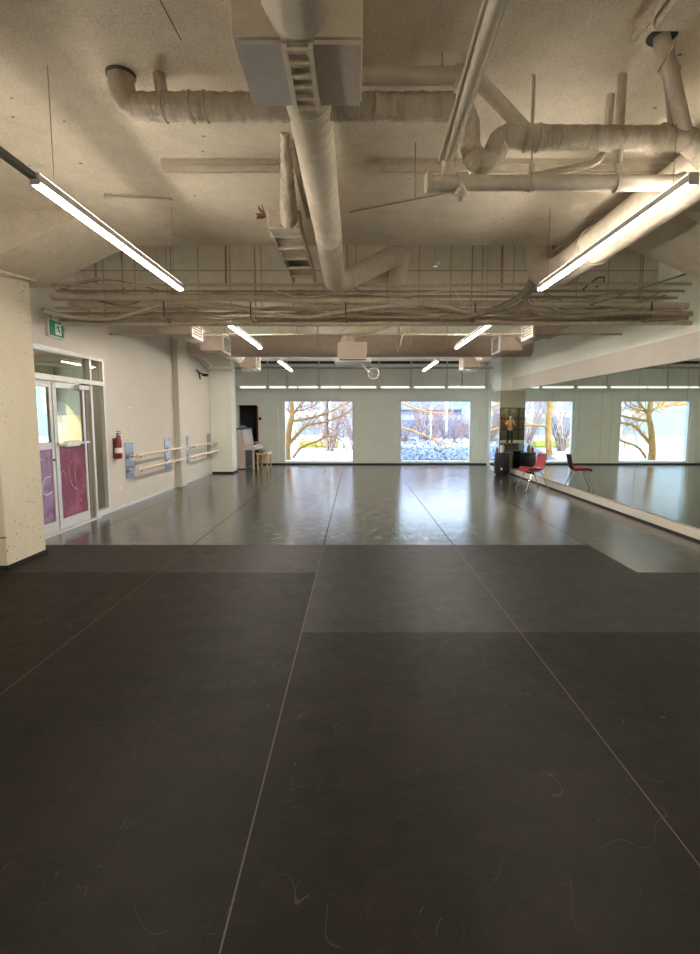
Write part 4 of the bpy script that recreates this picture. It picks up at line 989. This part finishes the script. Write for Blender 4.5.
b4 = thing('building', 'long pale blue building far to the left, seen only in the mirrors', 'building', (-22, 48, -.05))
link('wall', MB().box(-40, -15, 48, 56, -.05, 12), 'fac_c', b4); link('roof', MB().box(-40.3, -14.7, 47.7, 56.3, 12, 12.4), 'white_metal', b4)
rlg = thing('railing', 'thin dark railing on the paving outside the left window', 'railing', (-1.4, 31, 0))
link('top_rail', MB().tube((-3.6, 31, .95), (1, 31, .95), .025, 8), 'rail_dark', rlg); link('top_rail', MB().tube((-3.6, 31, .35), (1, 31, .35), .02, 8), 'rail_dark', rlg)
for k in range(9): link('post', MB().tube((-3.6 + k * .575, 31, -.05), (-3.6 + k * .575, 31, .95), .022, 8), 'rail_dark', rlg)
for k, (x, lb) in enumerate(((4.3, 'leftmost'), (5.2, 'middle'), (6.6, 'rightmost'))):
    solo('lamp_post', MB().tube((x, 30, -.05), (x, 30, 2.0 + .2 * k), .05, 8).lathe((x, 30, 2.0 + .2 * k), [(.05, 0), (.1, .05), (.1, .25), (.03, .3)], n=10), 'white_metal', 'pale garden post outside the right window, ' + lb + ' of three', 'post', 'pale posts outside the right window')

# ------------------------------------------------------------------ light
wd = bpy.data.worlds.new('sky'); scene.world = wd; wd.use_nodes = True
nt = wd.node_tree; bg = nt.nodes['Background']
tc = nt.nodes.new('ShaderNodeTexCoord'); sx = nt.nodes.new('ShaderNodeSeparateXYZ'); rp = nt.nodes.new('ShaderNodeValToRGB')
nt.links.new(tc.outputs['Generated'], sx.inputs[0]); nt.links.new(sx.outputs[2], rp.inputs[0]); nt.links.new(rp.outputs[0], bg.inputs[0])
rp.color_ramp.elements[0].position = .0; rp.color_ramp.elements[0].color = (.66, .83, 1.0, 1)
rp.color_ramp.elements[1].position = .7; rp.color_ramp.elements[1].color = (.45, .66, 1.0, 1)
bg.inputs[1].default_value = 5.2
sun = bpy.data.lights.new('sun', 'SUN'); sun.energy = 5.5; sun.angle = math.radians(1); sun.color = (1, .93, .80)
so = bpy.data.objects.new('sun', sun); COL.objects.link(so); so.rotation_euler = (math.radians(52), 0, math.radians(-38))

scene.view_settings.view_transform = 'Standard'; scene.view_settings.look = 'None'
scene.view_settings.exposure = 0.55; scene.view_settings.gamma = 1.0
scene.view_settings.use_curve_mapping = False
scene.render.film_transparent = False
cy = scene.cycles
cy.use_denoising = True
cy.max_bounces = 10; cy.diffuse_bounces = 6; cy.glossy_bounces = 6; cy.transparent_max_bounces = 16
cy.sample_clamp_indirect = 6.0
cy.caustics_reflective = False; cy.caustics_refractive = False
